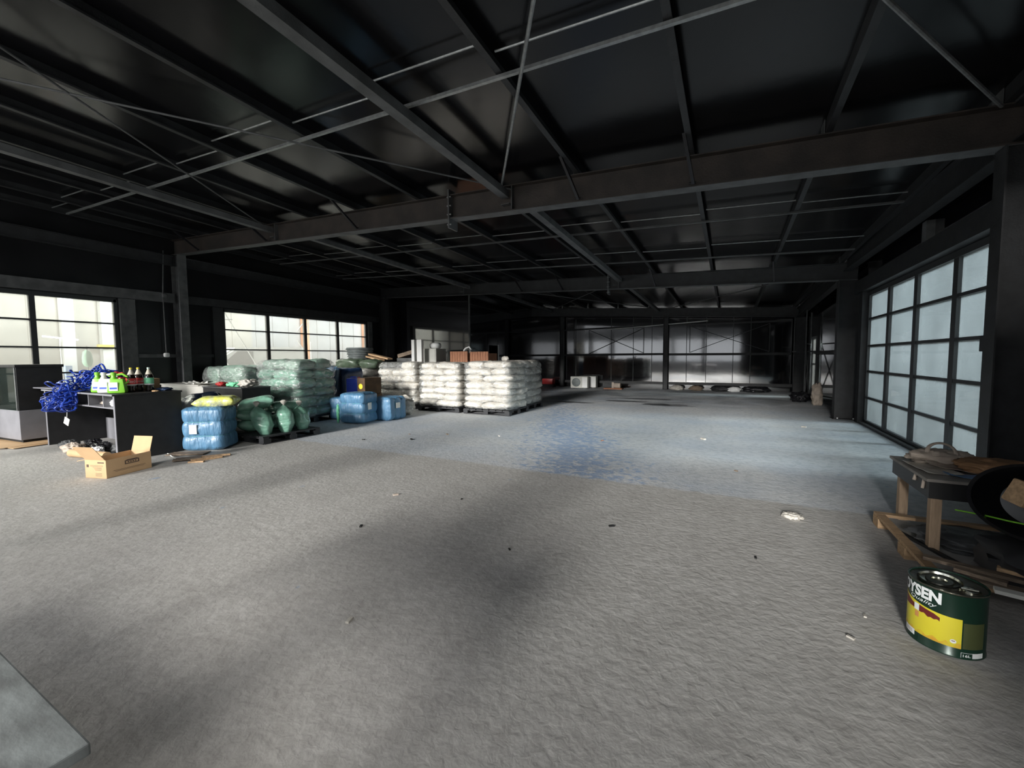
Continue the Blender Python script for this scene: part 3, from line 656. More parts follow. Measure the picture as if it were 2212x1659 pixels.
def sack_stack(loc, sx, sy, h, layers, smat, label, seed, rz=0, topmiss=0, filmscale=1.02, tilt=0, tmat=None):
    rnd = random.Random(seed)
    e = empty('wrapped_sack_stack', loc, label, 'sack stack', 'stretch-wrapped stacks of sacks', rz); lh = h/layers
    for k in range(layers):
        flip = k % 2; cuts = [(-.5, .12), (.12, .5)] if flip else [(-.5, -.12), (-.12, .5)]
        shr = 1-(.12 if k == layers-1 else .03*rnd.random()+.010*k); ox, oy = rnd.uniform(-.02, .02), rnd.uniform(-.02, .02)
        for (a, b_) in cuts:
            for (c, d) in ((-.5, 0), (0, .5)):
                if k == layers-1 and topmiss and rnd.random() < topmiss: continue
                m = MB(); off = Vector((seed+k, a*7, c*9))
                cx, cy = (a+b_)/2*sx*shr+ox, (c+d)/2*sy*shr+oy; w, dd = (b_-a)*sx*shr+.025, (d-c)*sy*shr+.025
                m.sup((cx+rnd.uniform(-.03, .03)+tilt*k, cy+rnd.uniform(-.02, .02), lh*(k+.5)+rnd.uniform(-.008, .008)), (w, dd, lh*(1.12+.06*rnd.random())), .70, .45, 36, 20, lambda un, l: wrinkle(un, l, off, .13, 2.2), Euler((rnd.uniform(-.05, .05), rnd.uniform(-.05, .05), rnd.uniform(-.06, .06))))
                m.build('sack', tmat if tmat and k == layers-1 else smat, e, 2)
    # stretch film shell
    m = MB(); off = Vector((seed*3.3, 1, 2)); nu, nv = 64, layers*8
    def F(u_, v_):
        px, py = rrect(u_, .22); z = v_*h
        bul = .955+.05*abs(math.sin(PI*z/lh))**.6; tp = 1-.10*max(0, (z-(h-lh))/lh)**2 if z > h-lh else 1
        w = 1+.03*noise.noise(Vector((px*2.2, py*2.2, z*4))+off)
        return Vector((px*sx/2*bul*tp*w*filmscale+tilt*z/lh, py*sy/2*bul*tp*w*filmscale, z))
    V = [[m.bm.verts.new(F(i/nu, j/nv)) for i in range(nu)] for j in range(nv+1)]
    for j in range(nv):
        for i in range(nu): m.bm.faces.new((V[j][i], V[j][(i+1) % nu], V[j+1][(i+1) % nu], V[j+1][i]))
    t = m.bm.verts.new((tilt*layers, 0, h+.012)); 
    for i in range(nu): m.bm.faces.new((V[nv][i], V[nv][(i+1) % nu], t))
    m.build('stretch_wrap', film, e, 2)
    return e
def bale(loc, size, label, seed, straps=(.33, .67), axis='z', mt=blueb, stickers=None, rz=0, cross=True):
    """compressed bale in plastic, pinched by straps across `axis`"""
    e = empty('plastic_bale', loc, label, 'bale', 'blue plastic bales', rz); off = Vector((seed*4.1, seed, seed*2.2)); sx, sy, sz = size
    def pinch(t): return 1-.07*sum(math.exp(-((t-s)/.035)**2) for s in straps)
    def fn(un, l):
        t = {'z': l.z/sz+.5, 'x': l.x/sx+.5, 'y': l.y/sy+.5}[axis]; p = pinch(t)
        wr = noise.noise(Vector((un.x*5, un.y*5, un.z*1.2) if axis == 'z' else (un.x*1.5, un.y*5, un.z*5))+off)*.035+noise.noise(un*2+off)*.03
        puff = 1+.03*abs(math.sin(PI*t*(len(straps)+1)))
        q = Vector(l)
        if axis == 'z': q.x *= p*puff*(1+wr); q.y *= p*puff*(1+wr)
        elif axis == 'x': q.y *= p*puff*(1+wr); q.z *= p*puff*(1+wr*.6)
        else: q.x *= p*puff*(1+wr); q.z *= p*puff*(1+wr*.6)
        q.z = max(q.z, -sz/2); return q
    L_ = {'z': sz, 'x': sx, 'y': sy}[axis]; wa, wb = {'z': (sx, sy), 'x': (sy, sz), 'y': (sx, sz)}[axis]
    m = MB(); nr, nk = 64, 64; rings = []; segs = [0]+list(straps)+[1]
    for i in range(nr+1):
        t = i/nr; ti = min(t, 1-t); k_ = next(q for q in range(len(segs)-1) if t <= segs[q+1]+1e-6); w_ = (t-segs[k_])/(segs[k_+1]-segs[k_])
        belly = .90+.10*max(0, math.sin(PI*max(0, min(1, w_))))**.45
        endr = min(1, (ti/.07))**.5 if ti < .07 else 1
        ring = []
        for j in range(nk):
            c_, d_ = rrect(j/nk, .30)
            cr = min(w_, 1-w_); fold = noise.noise(Vector((c_*5, d_*5, k_*3.1))+off)*.075*max(0, 1-cr*2.2)+noise.noise(Vector((c_*2.5, d_*2.5, t*4))+off)*.03+noise.noise(Vector((c_*6, d_*6, t*9))+off)*.012
            q = belly*(.72+.28*endr)*(1+fold); ring.append((c_*wa/2*q, d_*wb/2*q))
        rings.append((t, ring))
    V = []
    for t, ring in rings:
        row = []
        for (p_, q_) in ring:
            l_ = (t-.5)*L_
            co = (p_, q_, l_+L_/2) if axis == 'z' else ((l_, p_, q_+sz/2) if axis == 'x' else (p_, l_, q_+sz/2))
            row.append(m.bm.verts.new((co[0], co[1], max(0, co[2]))))
        V.append(row)
    for A, B in zip(V, V[1:]):
        for j in range(nk): m.bm.faces.new((A[j], A[(j+1) % nk], B[(j+1) % nk], B[j]))
    m.bm.faces.new(V[0][::-1]); m.bm.faces.new(V[-1]); m.build('bale_wrap', mt, e, 2)
    for s in straps:
        m = MB(); n = 40; k = .915; pts = []
        for i in range(n):
            c, d = rrect(i/n, .3)
            if axis == 'z': pts.append((c*sx/2*k, d*sy/2*k, sz*s))
            elif axis == 'x': pts.append((-sx/2+sx*s, c*sy/2*k, sz/2+d*sz/2*k))
            else: pts.append((c*sx/2*k, -sy/2+sy*s, sz/2+d*sz/2*k))
        m.tube(pts, .008, 6, True); m.build('strap', bluestrap, e)
    for (p, n_, w, h) in stickers or []:
        m = MB(); 
        if n_ == 'x': m.box(p[0]-.006, p[0]+.004, p[1]-w/2, p[1]+w/2, p[2]-h/2, p[2]+h/2)
        else: m.box(p[0]-w/2, p[0]+w/2, p[1]-.004, p[1]+.006, p[2]-h/2, p[2]+h/2)
        m.build('paper_label', paper, e)
    return e
# ================================================================ LEFT GROUP
# showcase at the far left edge
e = empty('display_case', (-11.85, 2.75, 0), 'glass-fronted showcase on a grey base at the left edge of the photo', 'showcase', rz=R(5))
m = MB(); m.box(-.55, .55, -.32, .32, .05, .58, .006); m.build('base_cabinet', glam, e)
m = MB(); m.box(-.50, .50, -.28, .28, 0, .05); m.build('plinth', dark, e)
m = MB(); m.box(.46, .50, -.30, .30, .58, 1.36); m.build('side_panel', bwood, e)
m = MB(); m.box(-.50, -.46, -.30, .30, .58, 1.36); m.build('side_panel', bwood, e)
m = MB(); m.box(-.52, .52, -.32, .32, 1.36, 1.41, .004); m.build('top_panel', bwood, e)
for z in (.86, 1.12):
    m = MB(); m.box(-.455, .455, -.28, .29, z, z+.015); m.build('shelf', glam, e)
m = MB(); m.box(-.46, .46, -.305, -.297, .585, 1.355); m.build('front_glass', glassS, e)
for x in (-.46, .46):
    m = MB(); m.box(x-.012, x+.012, -.315, -.306, .585, 1.355); m.build('edge_trim', galv, e)
for i, z in enumerate((.595, .876, 1.136)):
    m = MB(); m.box(.02, .36, -.1, .2, z, z+.16, .004); tag(m.build('tin_box', whitep if i != 1 else acm, None, False, (-11.85, 2.75, 0), (0, 0, R(5))), 'pale box on the %s shelf of the showcase' % ('bottom', 'middle', 'top')[i], 'box')
m = MB(); m.obox((-11.6, 2.62, .018), (1.5, .9, .008), (0, 0, R(8))); m.obox((-11.55, 2.55, .027), (1.2, .7, .006), (.01, 0, R(-4))); 
tag(m.build('cardboard_sheet', card), 'flattened cardboard sheets under the showcase', 'cardboard')
bpy.data.objects['display_case'].location.z = .032
for n_ in ('tin_box', 'tin_box.001', 'tin_box.002'): bpy.data.objects[n_].location.z = .034
# counter desk
e = empty('counter_desk', (-9.42, 3.12, 0), 'long black counter with open pigeonholes under its top and a black end panel', 'counter')
m = MB(); m.box(1.36, 1.40, -.42, .42, .0, .98); m.build('end_panel', bwood, e)
m = MB(); m.box(-1.40, -1.36, -.42, .42, .0, .98); m.build('end_panel', bwood, e)
m = MB(); m.box(.05, 1.36, .36, .39, .0, .78); m.box(-1.36, -.2, .36, .39, 0, .4); m.build('back_panel', glam, e)
m = MB(); m.box(-1.36, 1.36, .36, .39, .80, .98); m.build('pigeonhole_back', bwood, e)
m = MB(); m.box(-1.43, 1.42, -.45, .43, .98, 1.005, .003); m.build('counter_top', bwood, e)
m = MB(); m.box(-1.43, 1.42, -.456, -.45, .979, 1.004); m.box(-1.405, -1.355, -.427, -.42, .0, .98); m.box(1.355, 1.405, -.427, -.42, 0, .98); m.build('edge_band', glam, e)
m = MB(); m.box(-1.36, 1.36, -.42, .36, .78, .80); m.build('shelf', glam, e)
for x in (-.98, -.1, .46, 1.0):
    m = MB(); m.box(x-.01, x+.01, -.42, .36, .80, .98); m.build('divider', glam, e)
m = MB(); m.obox((-10.75, 3.0, 1.017), (1.5, .55, .018), (0, 0, R(4))); tag(m.build('loose_board', glam), 'grey board overhanging the left end of the black counter', 'board')
m = MB(); m.obox((-10.55, 3.28, 1.045), (.95, .40, .034), (0, 0, R(2))); tag(m.build('loose_board', steelg), 'thicker dark board lying on the overhanging grey board', 'board')
# crumpled bag in pigeonhole
def crumple(name, c, size, mt, label, cat, seed, group=None, amp=.35, fr=2.2):
    m = MB(); off = Vector((seed*3.7, seed*1.3, seed)); S = Vector(size)
    def fn(un, l):
        n1 = noise.noise(un*fr+off); n2 = .35-abs(noise.noise(un*fr*1.6+off)); n3 = .3-abs(noise.noise(un*fr*3.4-off))
        q = l*(1+amp*n1+amp*1.1*n2+amp*.55*n3); q.z = max(q.z, -S.z/2); return q
    m.sup((0, 0, size[2]/2), size, .9, .9, 56, 34, fn); o = m.build(name, mt, None, 2, c)
    return tag(o, label, cat, group)
crumple('plastic_bag', (-8.28, 2.86, .802), (.28, .2, .11), whitep, 'crumpled clear bag in the right pigeonhole of the black counter', 'bag', 1)
crumple('cloth_bundle', (-8.75, 2.9, .802), (.26, .2, .07), cream, 'pale crumpled cloth in the middle pigeonhole of the black counter', 'cloth', 2)
# blue strap tangle spilling over the counter front
rnd = random.Random(4); m = MB()
for k in range(95):
    pts = []; t0 = rnd.uniform(0, 2*PI); r_ = rnd.uniform(.07, .22); s0 = rnd.random()
    # path from pile on top down over the edge
    if s0 < .5: c = Vector((-9.35+rnd.uniform(-.28, .32), 2.95+rnd.uniform(-.14, .14), 1.11+rnd.uniform(-.02, .15)))
    elif s0 < .75: c = Vector((-9.55+rnd.uniform(-.18, .2), 2.60+rnd.uniform(-.03, .05), .98+rnd.uniform(-.05, .12)))
    else: c = Vector((-9.5+rnd.uniform(-.17, .25), 2.56+rnd.uniform(-.03, .03), .80+rnd.uniform(-.08, .1)))
    ax = Vector((rnd.uniform(-1, 1), rnd.uniform(-.4, 1), rnd.uniform(-.2, 1))).normalized(); q = ax.to_track_quat('Z', 'Y')
    for i in range(44):
        a = t0+i*2*PI/44*1.15; p = Vector((math.cos(a)*r_*(1+.25*math.sin(3*a+k)), math.sin(a)*r_*(.6+.2*math.sin(2*a)), .05*math.sin(2*a+k)))
        w = c+q @ p
        if w.y > 2.66: w.z = max(w.z, 1.017)
        w.z = max(w.z, .70)
        if w.z < 1.01: w.y = min(w.y, 2.645)
        pts.append(w)
    m.tube(pts, .0075, 5, flat=2.0)
for k in range(5):
    pts = [Vector((-9.42+.05*math.cos(k)+.24*math.cos(a*PI/14), 2.98+.04*k-.1, 1.03+(.30+.03*k)*abs(math.sin(a*PI/14)))) for a in range(15)]; m.tube(pts, .009, 5, flat=1.6)
e = empty('strap_tangle', (-9.4, 2.9, 1.02), 'tangled heap of royal blue straps spilling over the front of the black counter', 'straps')
o = m.build('strap_coil', rope, e, True); bmv = o.data
for v in bmv.vertices: v.co -= Vector((-9.4, 2.9, 1.02))
m = MB(); m.obox((.12, -.37, -.47), (.10, .006, .12), (.1, .5, .3)); m.tube([(.12, -.365, -.41), (.06, -.34, -.30)], .004, 5); m.build('paper_tag', paper, e)
# bottles
def bottle(loc, lab, capm, label, rz):
    e = empty('drink_bottle', loc, label, 'bottle', 'large cola bottles on the black counter', rz)
    m = MB(); m.lathe([(.040, 0), (.056, .008), (.060, .03), (.055, .075), (.060, .11), (.060, .21), (.058, .225), (.050, .262), (.045, .275)], n=28); m.build('bottle_body', cola, e, True)
    m = MB(); m.lathe([(.0455, .2745), (.034, .305), (.018, .345), (.0145, .352), (.0145, .372)], n=28); m.build('neck', clearp, e, True)
    m = MB(); m.lathe([(.017, .358), (.0185, .361), (.0185, .381), (.015, .385)], n=20); m.build('cap', capm, e, True)
    m = MB(); m.lathe([(.0612, .125), (.0615, .127), (.0615, .216), (.0608, .218)], n=28, cap=False); l_ = m.build('paper_band', lab, e, True)
    m = MB(); m.lathe([(.0618, .105), (.0618, .125)], n=28, cap=False); m.build('white_stripe', whitep, l_, True)
    if lab is not redlab: return e
    bm = fit_bm(text_bm('Coca-Cola', 1, .01, .3), -.055, .055, .15, .19)
    bmesh.ops.subdivide_edges(bm, edges=[ed for ed in bm.edges if ed.calc_length() > .02], cuts=2)
    for v in bm.verts:
        th = v.co.x/.0625; v.co = Vector((math.sin(th)*.0625, -math.cos(th)*.0625, v.co.y))
    mm = MB(); mm.bm.free(); mm.bm = bm; mm.build('lettering', whitep, l_)
    return e
bottle((-8.36, 3.03, 1.005), redlab, yelcap, 'cola bottle with a red label and yellow cap, leftmost of the three bottles', R(90))
bottle((-8.46, 3.16, 1.005), redlab, yelcap, 'cola bottle with a red label and yellow cap, in the middle of the three bottles', R(90))
bottle((-8.33, 3.245, 1.005), mint, silver, 'dark soft-drink bottle with a mint green label, rightmost of the three bottles', R(70))
# green/white jugs
def jug(loc, rz, m1, m2, label, txt=False):
    e = empty('detergent_jug', loc, label, 'jug', 'detergent jugs on the black counter', rz)
    m = MB(); m.box(-.085, .085, -.055, .055, 0, .17, .026)
    bm = m.bm
    for v in bm.verts:
        if v.co.z > .14: v.co.x *= .8; v.co.y *= .8
    m.build('jug_body', m1, e, True)
    m = MB(); m.tube([(.07, 0, .11), (.10, 0, .13), (.095, 0, .19), (.05, 0, .225), (0, 0, .215)], .013, 12); m.build('handle', m1, e, True)
    m = MB(); m.lathe([(.035, .165), (.022, .195), (.022, .22)], (-.03, 0, 0), 16); m.lathe([(.026, .21), (.026, .24), (.02, .245)], (-.03, 0, 0), 16); m.build('cap', m1, e, True)
    m = MB(); m.box(-.060, .02, -.0585, -.054, .03, .13); l_ = m.build('sticker', m2, e); e.scale = (1.3, 1.3, 1.3)
    m = MB(); m.box(-.052, .012, -.0600, -.0580, .05, .07); m.build('printed_band', jblue, l_)
    return e
jug((-8.76, 2.80, 1.005), R(48), ygreen, whitep, 'lime green jug with a white label, left one beside the blue straps')
jug((-8.30, 2.84, 1.005), R(52), ygreen, whitep, 'larger lime green jug with a white label, just left of the cola bottles'); 
jug((-8.53, 2.80, 1.005), R(50), whitep, paper, 'white jug between the two lime green jugs')
jug((-8.98, 3.1, 1.005), R(20), redp, redp, 'dark red jug behind the lime jugs')
m = MB(); m.box(-8.95, -8.55, 3.25, 3.48, 1.005, 1.20, .004); tag(m.build('carton', cardd), 'brown carton standing behind the jugs on the black counter', 'box')
crumple('cloth_bundle', (-8.28, 3.42, 1.005), (.28, .18, .05), dblue, 'dark rag lying right of the bottles on the black counter', 'cloth', 3)
crumple('wood_offcut', (-8.12, 3.24, 1.005), (.10, .08, .02), card, 'scrap of cardboard beside the bottles', 'scrap', 7)
# rags and shoes behind the box
for i, (x, y, s, mt, t_) in enumerate(((-9.95, 2.72, .3, steelg, 'grey crumpled rag at the foot of the black counter'), (-9.55, 2.66, .34, cream, 'pale rag beside the open carton at the counter foot'), (-9.1, 2.86, .36, black, 'black rag under the counter knee-hole'), (-8.75, 3.0, .3, steelg, 'grey and white rag under the right of the knee-hole'), (-9.7, 2.95, .28, black, 'small black rag behind the pale one'))):
    crumple('rag', (x, y, 0), (s, s*.7, .15), mt, t_, 'cloth', 10+i, 'rags at the foot of the counter')
crumple('rag', (-8.9, 2.75, 0), (.24, .12, .13), whitep, 'white rag right behind the open carton', 'cloth', 18, 'rags at the foot of the counter')
m = MB(); m.tube([(-9.15, 2.52, .06), (-8.35, 2.68, .06)], .06, 18); tag(m.build('cardboard_roll', card, None, True), 'rolled cardboard tube lying behind the open carton', 'cardboard')
# open carton
BX = Vector((-7.0, 2.23, 0)); ax = Vector((-.17, .53, 0)).normalized(); ay = Vector((-.53, -.17, 0)).normalized()
e = empty('cardboard_box', BX, 'open brown cardboard box with raised flaps on the floor before the counter', 'box')
Lx, Ly, Hh = .56, .33, .235; T = .006
ang = math.atan2(ax.y, ax.x)
def M2(m, name, mt, par=e, smooth=False):
    o = m.build(name, mt, par, smooth, None, (0, 0, ang)); return o
# local: x along ax (0..Lx) , y along +90deg (0..Ly)
m = MB(); m.box(0, Lx, 0, Ly, 0, .006); m.box(0, Lx, 0, T, 0, Hh); m.box(0, Lx, Ly-T, Ly, 0, Hh); m.box(0, T, T, Ly-T, 0, Hh); m.box(Lx-T, Lx, T, Ly-T, 0, Hh); wl = M2(m, 'walls', card)
def flap(edge, ln, deg, name='flap'):
    m = MB(); a = R(deg); l_ = ln
    if edge == 'x0': m.sect((0, .01, Hh), (0, Ly-.01, Hh), [(0, 0), (-l_*math.sin(a), l_*math.cos(a)), (-l_*math.sin(a)+T, l_*math.cos(a)), (T, 0)][::1])
    return m
def flapq(a, b_, d):
    m = MB(); a, b_, d = Vector(a), Vector(b_), Vector(d); n = (b_-a).cross(d).normalized()*T
    v = [m.bm.verts.new(p) for p in (a, b_, b_+d, a+d, a+n, b_+n, b_+d+n, a+d+n)]
    for q in ((0, 1, 2, 3), (4, 5, 6, 7), (0, 1, 5, 4), (1, 2, 6, 5), (2, 3, 7, 6), (3, 0, 4, 7)): m.bm.faces.new([v[i] for i in q])
    return m
M2(flapq((0, .01, Hh), (0, Ly-.01, Hh), (-.13, 0, .19)), 'flap', card)
M2(flapq((Lx, Ly-.01, Hh), (Lx, .01, Hh), (.05, 0, .20)), 'flap', card)
M2(flapq((.01, Ly, Hh), (Lx-.01, Ly, Hh), (0, .14, -.03)), 'flap', card)
M2(flapq((.01, T, Hh-.005), (Lx-.01, T, Hh-.005), (0, .12, -.16)), 'flap', cardd)
for (x0, x1, z0, z1) in ((.22, .40, .13, .142), (.22, .40, .17, .182), (.22, .235, .142, .17), (.385, .40, .142, .17), (.26, .29, .148, .164), (.30, .33, .148, .164), (.34, .37, .148, .164), (.10, .46, .055, .060), (.12, .44, .070, .074)):
    pass
m = MB()
for (x0, x1, z0, z1) in ((.22, .40, .13, .142), (.24, .38, .182, .190), (.22, .40, .17, .182), (.22, .235, .142, .17), (.385, .40, .142, .17), (.255, .275, .148, .164), (.285, .305, .148, .164), (.315, .335, .148, .164), (.345, .365, .148, .164)): m.box(x0, x1, -.001, 0, z0, z1)
pr_ = MB()
for (x0, x1, z0, z1) in ((.08, .48, .080, .084), (.10, .46, .066, .069)): m.box(x0, x1, -.001, 0, z0, z1)
M2(m, 'printed_mark', cardprint)
m = MB()
for k, (a, b_, z0, z1) in enumerate(((.03, .13, .195, .210), (.05, .25, .165, .168), (.05, .25, .153, .156), (.07, .21, .138, .141), (.07, .19, .126, .129), (.07, .18, .114, .117), (.08, .17, .102, .105), (.07, .17, .06, .064), (.27, .305, .14, .175), (.07, .17, .045, .049), (.07, .17, .030, .034))): m.box(-.001, 0, a, b_, z0, z1)
M2(m, 'printed_text', cardprint)
# wood scraps before the blue bale
for i, (c, s, rz, mt, t_) in enumerate((((-7.62, 3.42, .02), (.55, .22, .012), 35, woodd, 'flat brown board scrap under the front of the tall blue bale'), ((-7.22, 3.22, .022), (.34, .2, .012), 60, woodd, 'square brown board scrap before the tall blue bale'), ((-6.97, 3.36, .02), (.38, .09, .035), 75, wood, 'thick pale wood offcut at the right of the scraps'), ((-7.08, 3.52, .015), (.42, .05, .025), 55, wood, 'thin pale wood stick behind the offcut'), ((-6.92, 3.2, .012), (.2, .06, .02), 40, wood, 'short pale wood chip in front of the offcut'))):
    m = MB(); m.obox(c, s, (0, 0, R(rz)), .001); tag(m.build('wood_scrap', mt), t_, 'wood', 'wood scraps before the tall blue bale')
m = MB(); m.tube([(-7.95, 3.28, .012), (-7.35, 3.12, .03)], .008, 6); tag(m.build('thin_stick', paper), 'thin white stick reaching left from the wood scraps', 'stick')
# tall blue bale with yellow bag
bale((-7.83, 3.86, 0), (.64, .56, .73), 'tall blue bale standing alone beside the black counter, a yellow bag on top', 3, (.34, .66), 'z', stickers=[((-.12, -.293, .37), 'y', .11, .15)], rz=R(38))
m = MB(); pillow(m, (0, 0, 0), (.62, .36, .20), seed=9, puff=.45); tag(m.build('yellow_bag', yellowbag, None, 2, (-7.70, 3.92, .80), (R(2), R(-2), R(42))), 'clear bag of yellow goods lying on the tall blue bale', 'bag')
blob('dark_blue_bag', (-8.95, 4.28, .42), (1.05, .62, .84), dblue, 'dark navy bag slumped behind the right end of the black counter', 'bag', None, .12, 3, .6, .6, 21)
# white counter and black panel behind
e = empty('white_counter', (-11.5, 5.45, 0), 'pale beige low counter behind the black one, papers on top', 'counter')
m = MB(); m.box(-1.1, 1.1, -.3, .3, 0, .90, .004); m.build('carcass', beige, e)
m = MB(); m.box(-1.13, 1.13, -.33, .33, .90, .925, .004); m.build('counter_top', beige, e)
e = empty('black_cabinet', (-9.63, 5.3, 0), 'low black cabinet joined to the right of the pale counter', 'cabinet')
m = MB(); m.box(-.74, .74, -.3, .3, .02, .90, .003); m.build('carcass', bwood, e)
m = MB(); m.box(-.745, .745, -.32, .31, .90, .922, .002); m.build('cabinet_top', steelg, e)
crumple('cloth_bundle', (-10.0, 5.2, .922), (.26, .18, .09), redp, 'red cloth on the black cabinet', 'cloth', 31)
crumple('cloth_bundle', (-9.55, 5.2, .922), (.36, .2, .09), mint, 'green cloth on the black cabinet', 'cloth', 32)
crumple('plastic_bag', (-9.0, 5.2, .922), (.34, .3, .16), whiteg, 'crumpled pale plastic bag at the right end of the black cabinet', 'bag', 33)
def sheet(name, c, w, d, mt, label, cat, seed, lift=.05, rz=0):
    m = MB(); off = Vector((seed*3.1, seed, 0))
    m.grid(lambda u_, v_: Vector(((u_-.5)*w, (v_-.5)*d, .004+lift*(u_-.5)**2*4*(.5+.5*noise.noise(Vector((v_*3, u_, 0))+off))+lift*.5*abs(noise.noise(Vector((u_*3, v_*3, 0))+off)))), 14, 10, .002)
    return tag(m.build(name, mt, None, True, c, (0, 0, R(rz))), label, cat)
sheet('paper_sheet', (-11.2, 5.3, .925), .5, .34, paper, 'curled white paper on the pale counter, left one', 'paper', 3, .10, 25)
sheet('paper_sheet', (-10.75, 5.15, .925), .34, .28, paper, 'curled white paper hanging near the right end of the pale counter', 'paper', 5, .08, -20)
# rear wrapped stack, big green wrapped stack
pallet((-11.95, 6.75, 0), 1.7, 1.1, 'dark pallet under the grey-green wrapped stack by the left window')
sack_stack((-11.95, 6.75, .156), 1.95, 1.15, 1.16, 3, greenl, 'grey-green stretch-wrapped stack behind the pale counter, below the window', 5, filmscale=1.03)
pallet((-9.42, 6.62, 0), 1.3, 1.2, 'dark pallet under the big green wrapped stack')
sack_stack((-9.42, 6.62, .156), 1.34, 1.20, 1.33, 6, greenb, 'big green stretch-wrapped stack of sacks, tallest of the pile in front of the window', 8, rz=R(6), filmscale=1.03, tmat=greenl)
blob('film_bundle', (-9.55, 5.42+.42, 0.62), (.9, .28, .30), woodd, None, None, None, .2, 4, .7, .7, 35) if False else None
# small green sacks on the front pallet
pallet((-7.78, 4.98, 0), 1.05, 1.15, 'low black pallet under the loose green sacks', rz=R(0))
def stand_sack(loc, h, r_, lean, label, seed, rz):
    e = empty('green_sack', loc, label, 'sack', 'loose green sacks on the low black pallet', rz)
    m = MB(); off = Vector((seed, seed*2.2, 3)); n = 44
    prof = []
    for i in range(45):
        t = i/44; rr = r_*(.55+.45*min(1, t*3.2))*(1 if t < .62 else max(.16, math.cos((t-.62)/.38*PI/2)**.7)); prof.append((rr, t*h))
    rings = []
    for rr, z in prof:
        ring = []
        for k in range(n):
            a = k*2*PI/n; q = rr*(1+.10*noise.noise(Vector((math.cos(a)*1.3, math.sin(a)*1.3, z*7))+off)+.045*(.4-abs(noise.noise(Vector((math.cos(a)*2, math.sin(a)*2, z*22))+off)))*2)
            ring.append(m.bm.verts.new((math.cos(a)*q*1.05+lean*(z/h)**1.3, math.sin(a)*q*.85, z)))
        rings.append(ring)
    for A, B in zip(rings, rings[1:]):
        for k in range(n): m.bm.faces.new((A[k], A[(k+1) % n], B[(k+1) % n], B[k]))
    m.bm.faces.new(rings[0][::-1]); m.bm.faces.new(rings[-1]); m.build('sack_body', greenb, e, 2)
    m = MB(); m.lathe([(.022, h-.02), (.02, h+.01), (.05, h+.05), (.058, h+.08), (.03, h+.10)], (lean, 0, 0), 12)
    for v in m.bm.verts: v.co += Vector((noise.noise(v.co*30+off), noise.noise(v.co*33-off), 0))*.014
    m.build('tied_neck', whiteg, e, True); return e
stand_sack((-7.50, 4.60, .14), .50, .175, -.20, 'upright green sack leaning left, leftmost of the three on the front edge of the pallet', 1, R(8))
stand_sack((-7.42, 4.94, .14), .50, .165, -.04, 'upright green sack with a tied neck, middle of the three on the pallet edge', 2, R(0))
stand_sack((-7.42, 5.28, .14), .46, .160, -.06, 'upright green sack with a tied neck, rightmost of the three on the pallet edge', 3, R(10))
for c, rot, s, sd, t_ in (((-8.02, 4.72, .27), (0, .1, 1.2), (.62, .42, .24), 11, 'green sack lying lowest at the left of the loose pile'), ((-8.0, 5.25, .28), (0, -.05, 1.4), (.62, .42, .26), 12, 'green sack lying low at the back of the loose pile'),
        ((-7.95, 4.66, .47), (.05, .12, 1.1), (.62, .42, .22), 13, 'green sack lying second from the top at the left of the loose pile'), ((-7.92, 4.70, .68), (.1, -.22, .95), (.62, .40, .22), 14, 'green sack topmost on the loose pile, its corner pointing right'),
        ((-7.85, 5.20, .55), (-.05, .08, 1.5), (.60, .42, .24), 15, 'green sack lying flat behind the tied necks')):
    m = MB(); pillow(m, (0, 0, 0), s, seed=sd); tag(m.build('green_sack', greenb, None, 2, c, rot), t_, 'sack', 'loose green sacks on the low black pallet')
# blue bales by the centre
bale((-7.78, 7.03, 0), (.66, .62, .72), 'blue bale banded in three bulges with a white label, in front of the jerrycan', 7, (.33, .66), 'z', stickers=[((.335, -.06, .40), 'x', .13, .16)], rz=R(12))
bale((-7.52, 7.72, 0), (.62, .66, .57), 'blue bale lying with upright bands and a white label, rightmost of the blue bales', 8, (.36, .68), 'y', stickers=[((.315, -.02, .36), 'x', .15, .13)], rz=R(4))
bale((-8.58, 7.35, 0), (.60, .60, .56), 'blue bale mostly hidden behind the banded one, in shadow', 9, (.5,), 'z', rz=R(15))
crumple('tie_cord', (-8.16, 6.74, 0), (.07, .05, .40), mint, 'green twine hanging beside the front blue bale', 'twine', 40, None, .3)
crumple('plastic_sheet', (-7.75, 8.42, 0.0), (.75, .45, .50), whiteg, 'torn pale plastic and paper heaped behind the right blue bale', 'plastic', 41, None, .25, 3)
# cartons, jerrycan, tarp
e = empty('carton', (-8.82, 8.1, 0), 'dark brown carton pair stacked behind the blue bales, yellow mark on the side', 'box')
m = MB(); m.box(-.42, .42, -.3, .3, 0, .56, .006); m.build('lower_carton', brownc, e)
m = MB(); m.box(.12, .40, -.28, .3, .565, 1.0, .006); u_ = m.build('upper_carton', brownc, e)
m = MB(); m.lathe([(.001, 0), (.07, 0), (.07, .004)], (0, 0, 0), 20); o = m.build('yellow_mark', yelcap, u_, False, (.25, -.281, .78), (PI/2, 0, 0))
e = empty('jerrycan', (-8.96, 7.98, .56), 'bright blue jerrycan standing on a brown carton', 'jerrycan', rz=R(20))
m = MB(); m.box(-.19, .19, -.12, .12, 0, .42, .03)
m.build('can_body', jblue, e, True)
m = MB(); m.tube([(-.12, 0, .41), (-.12, 0, .455), (.04, 0, .455), (.04, 0, .41)], .016, 8); m.build('handle', jblue, e, True)
m = MB(); m.lathe([(.03, .41), (.03, .45), (.026, .455)], (.12, 0, 0), 14); m.build('cap', redp, e, True)
m = MB(); m.box(-.13, .13, -.122, -.119, .08, .32, .002); m.build('recess_panel', jblue, e)
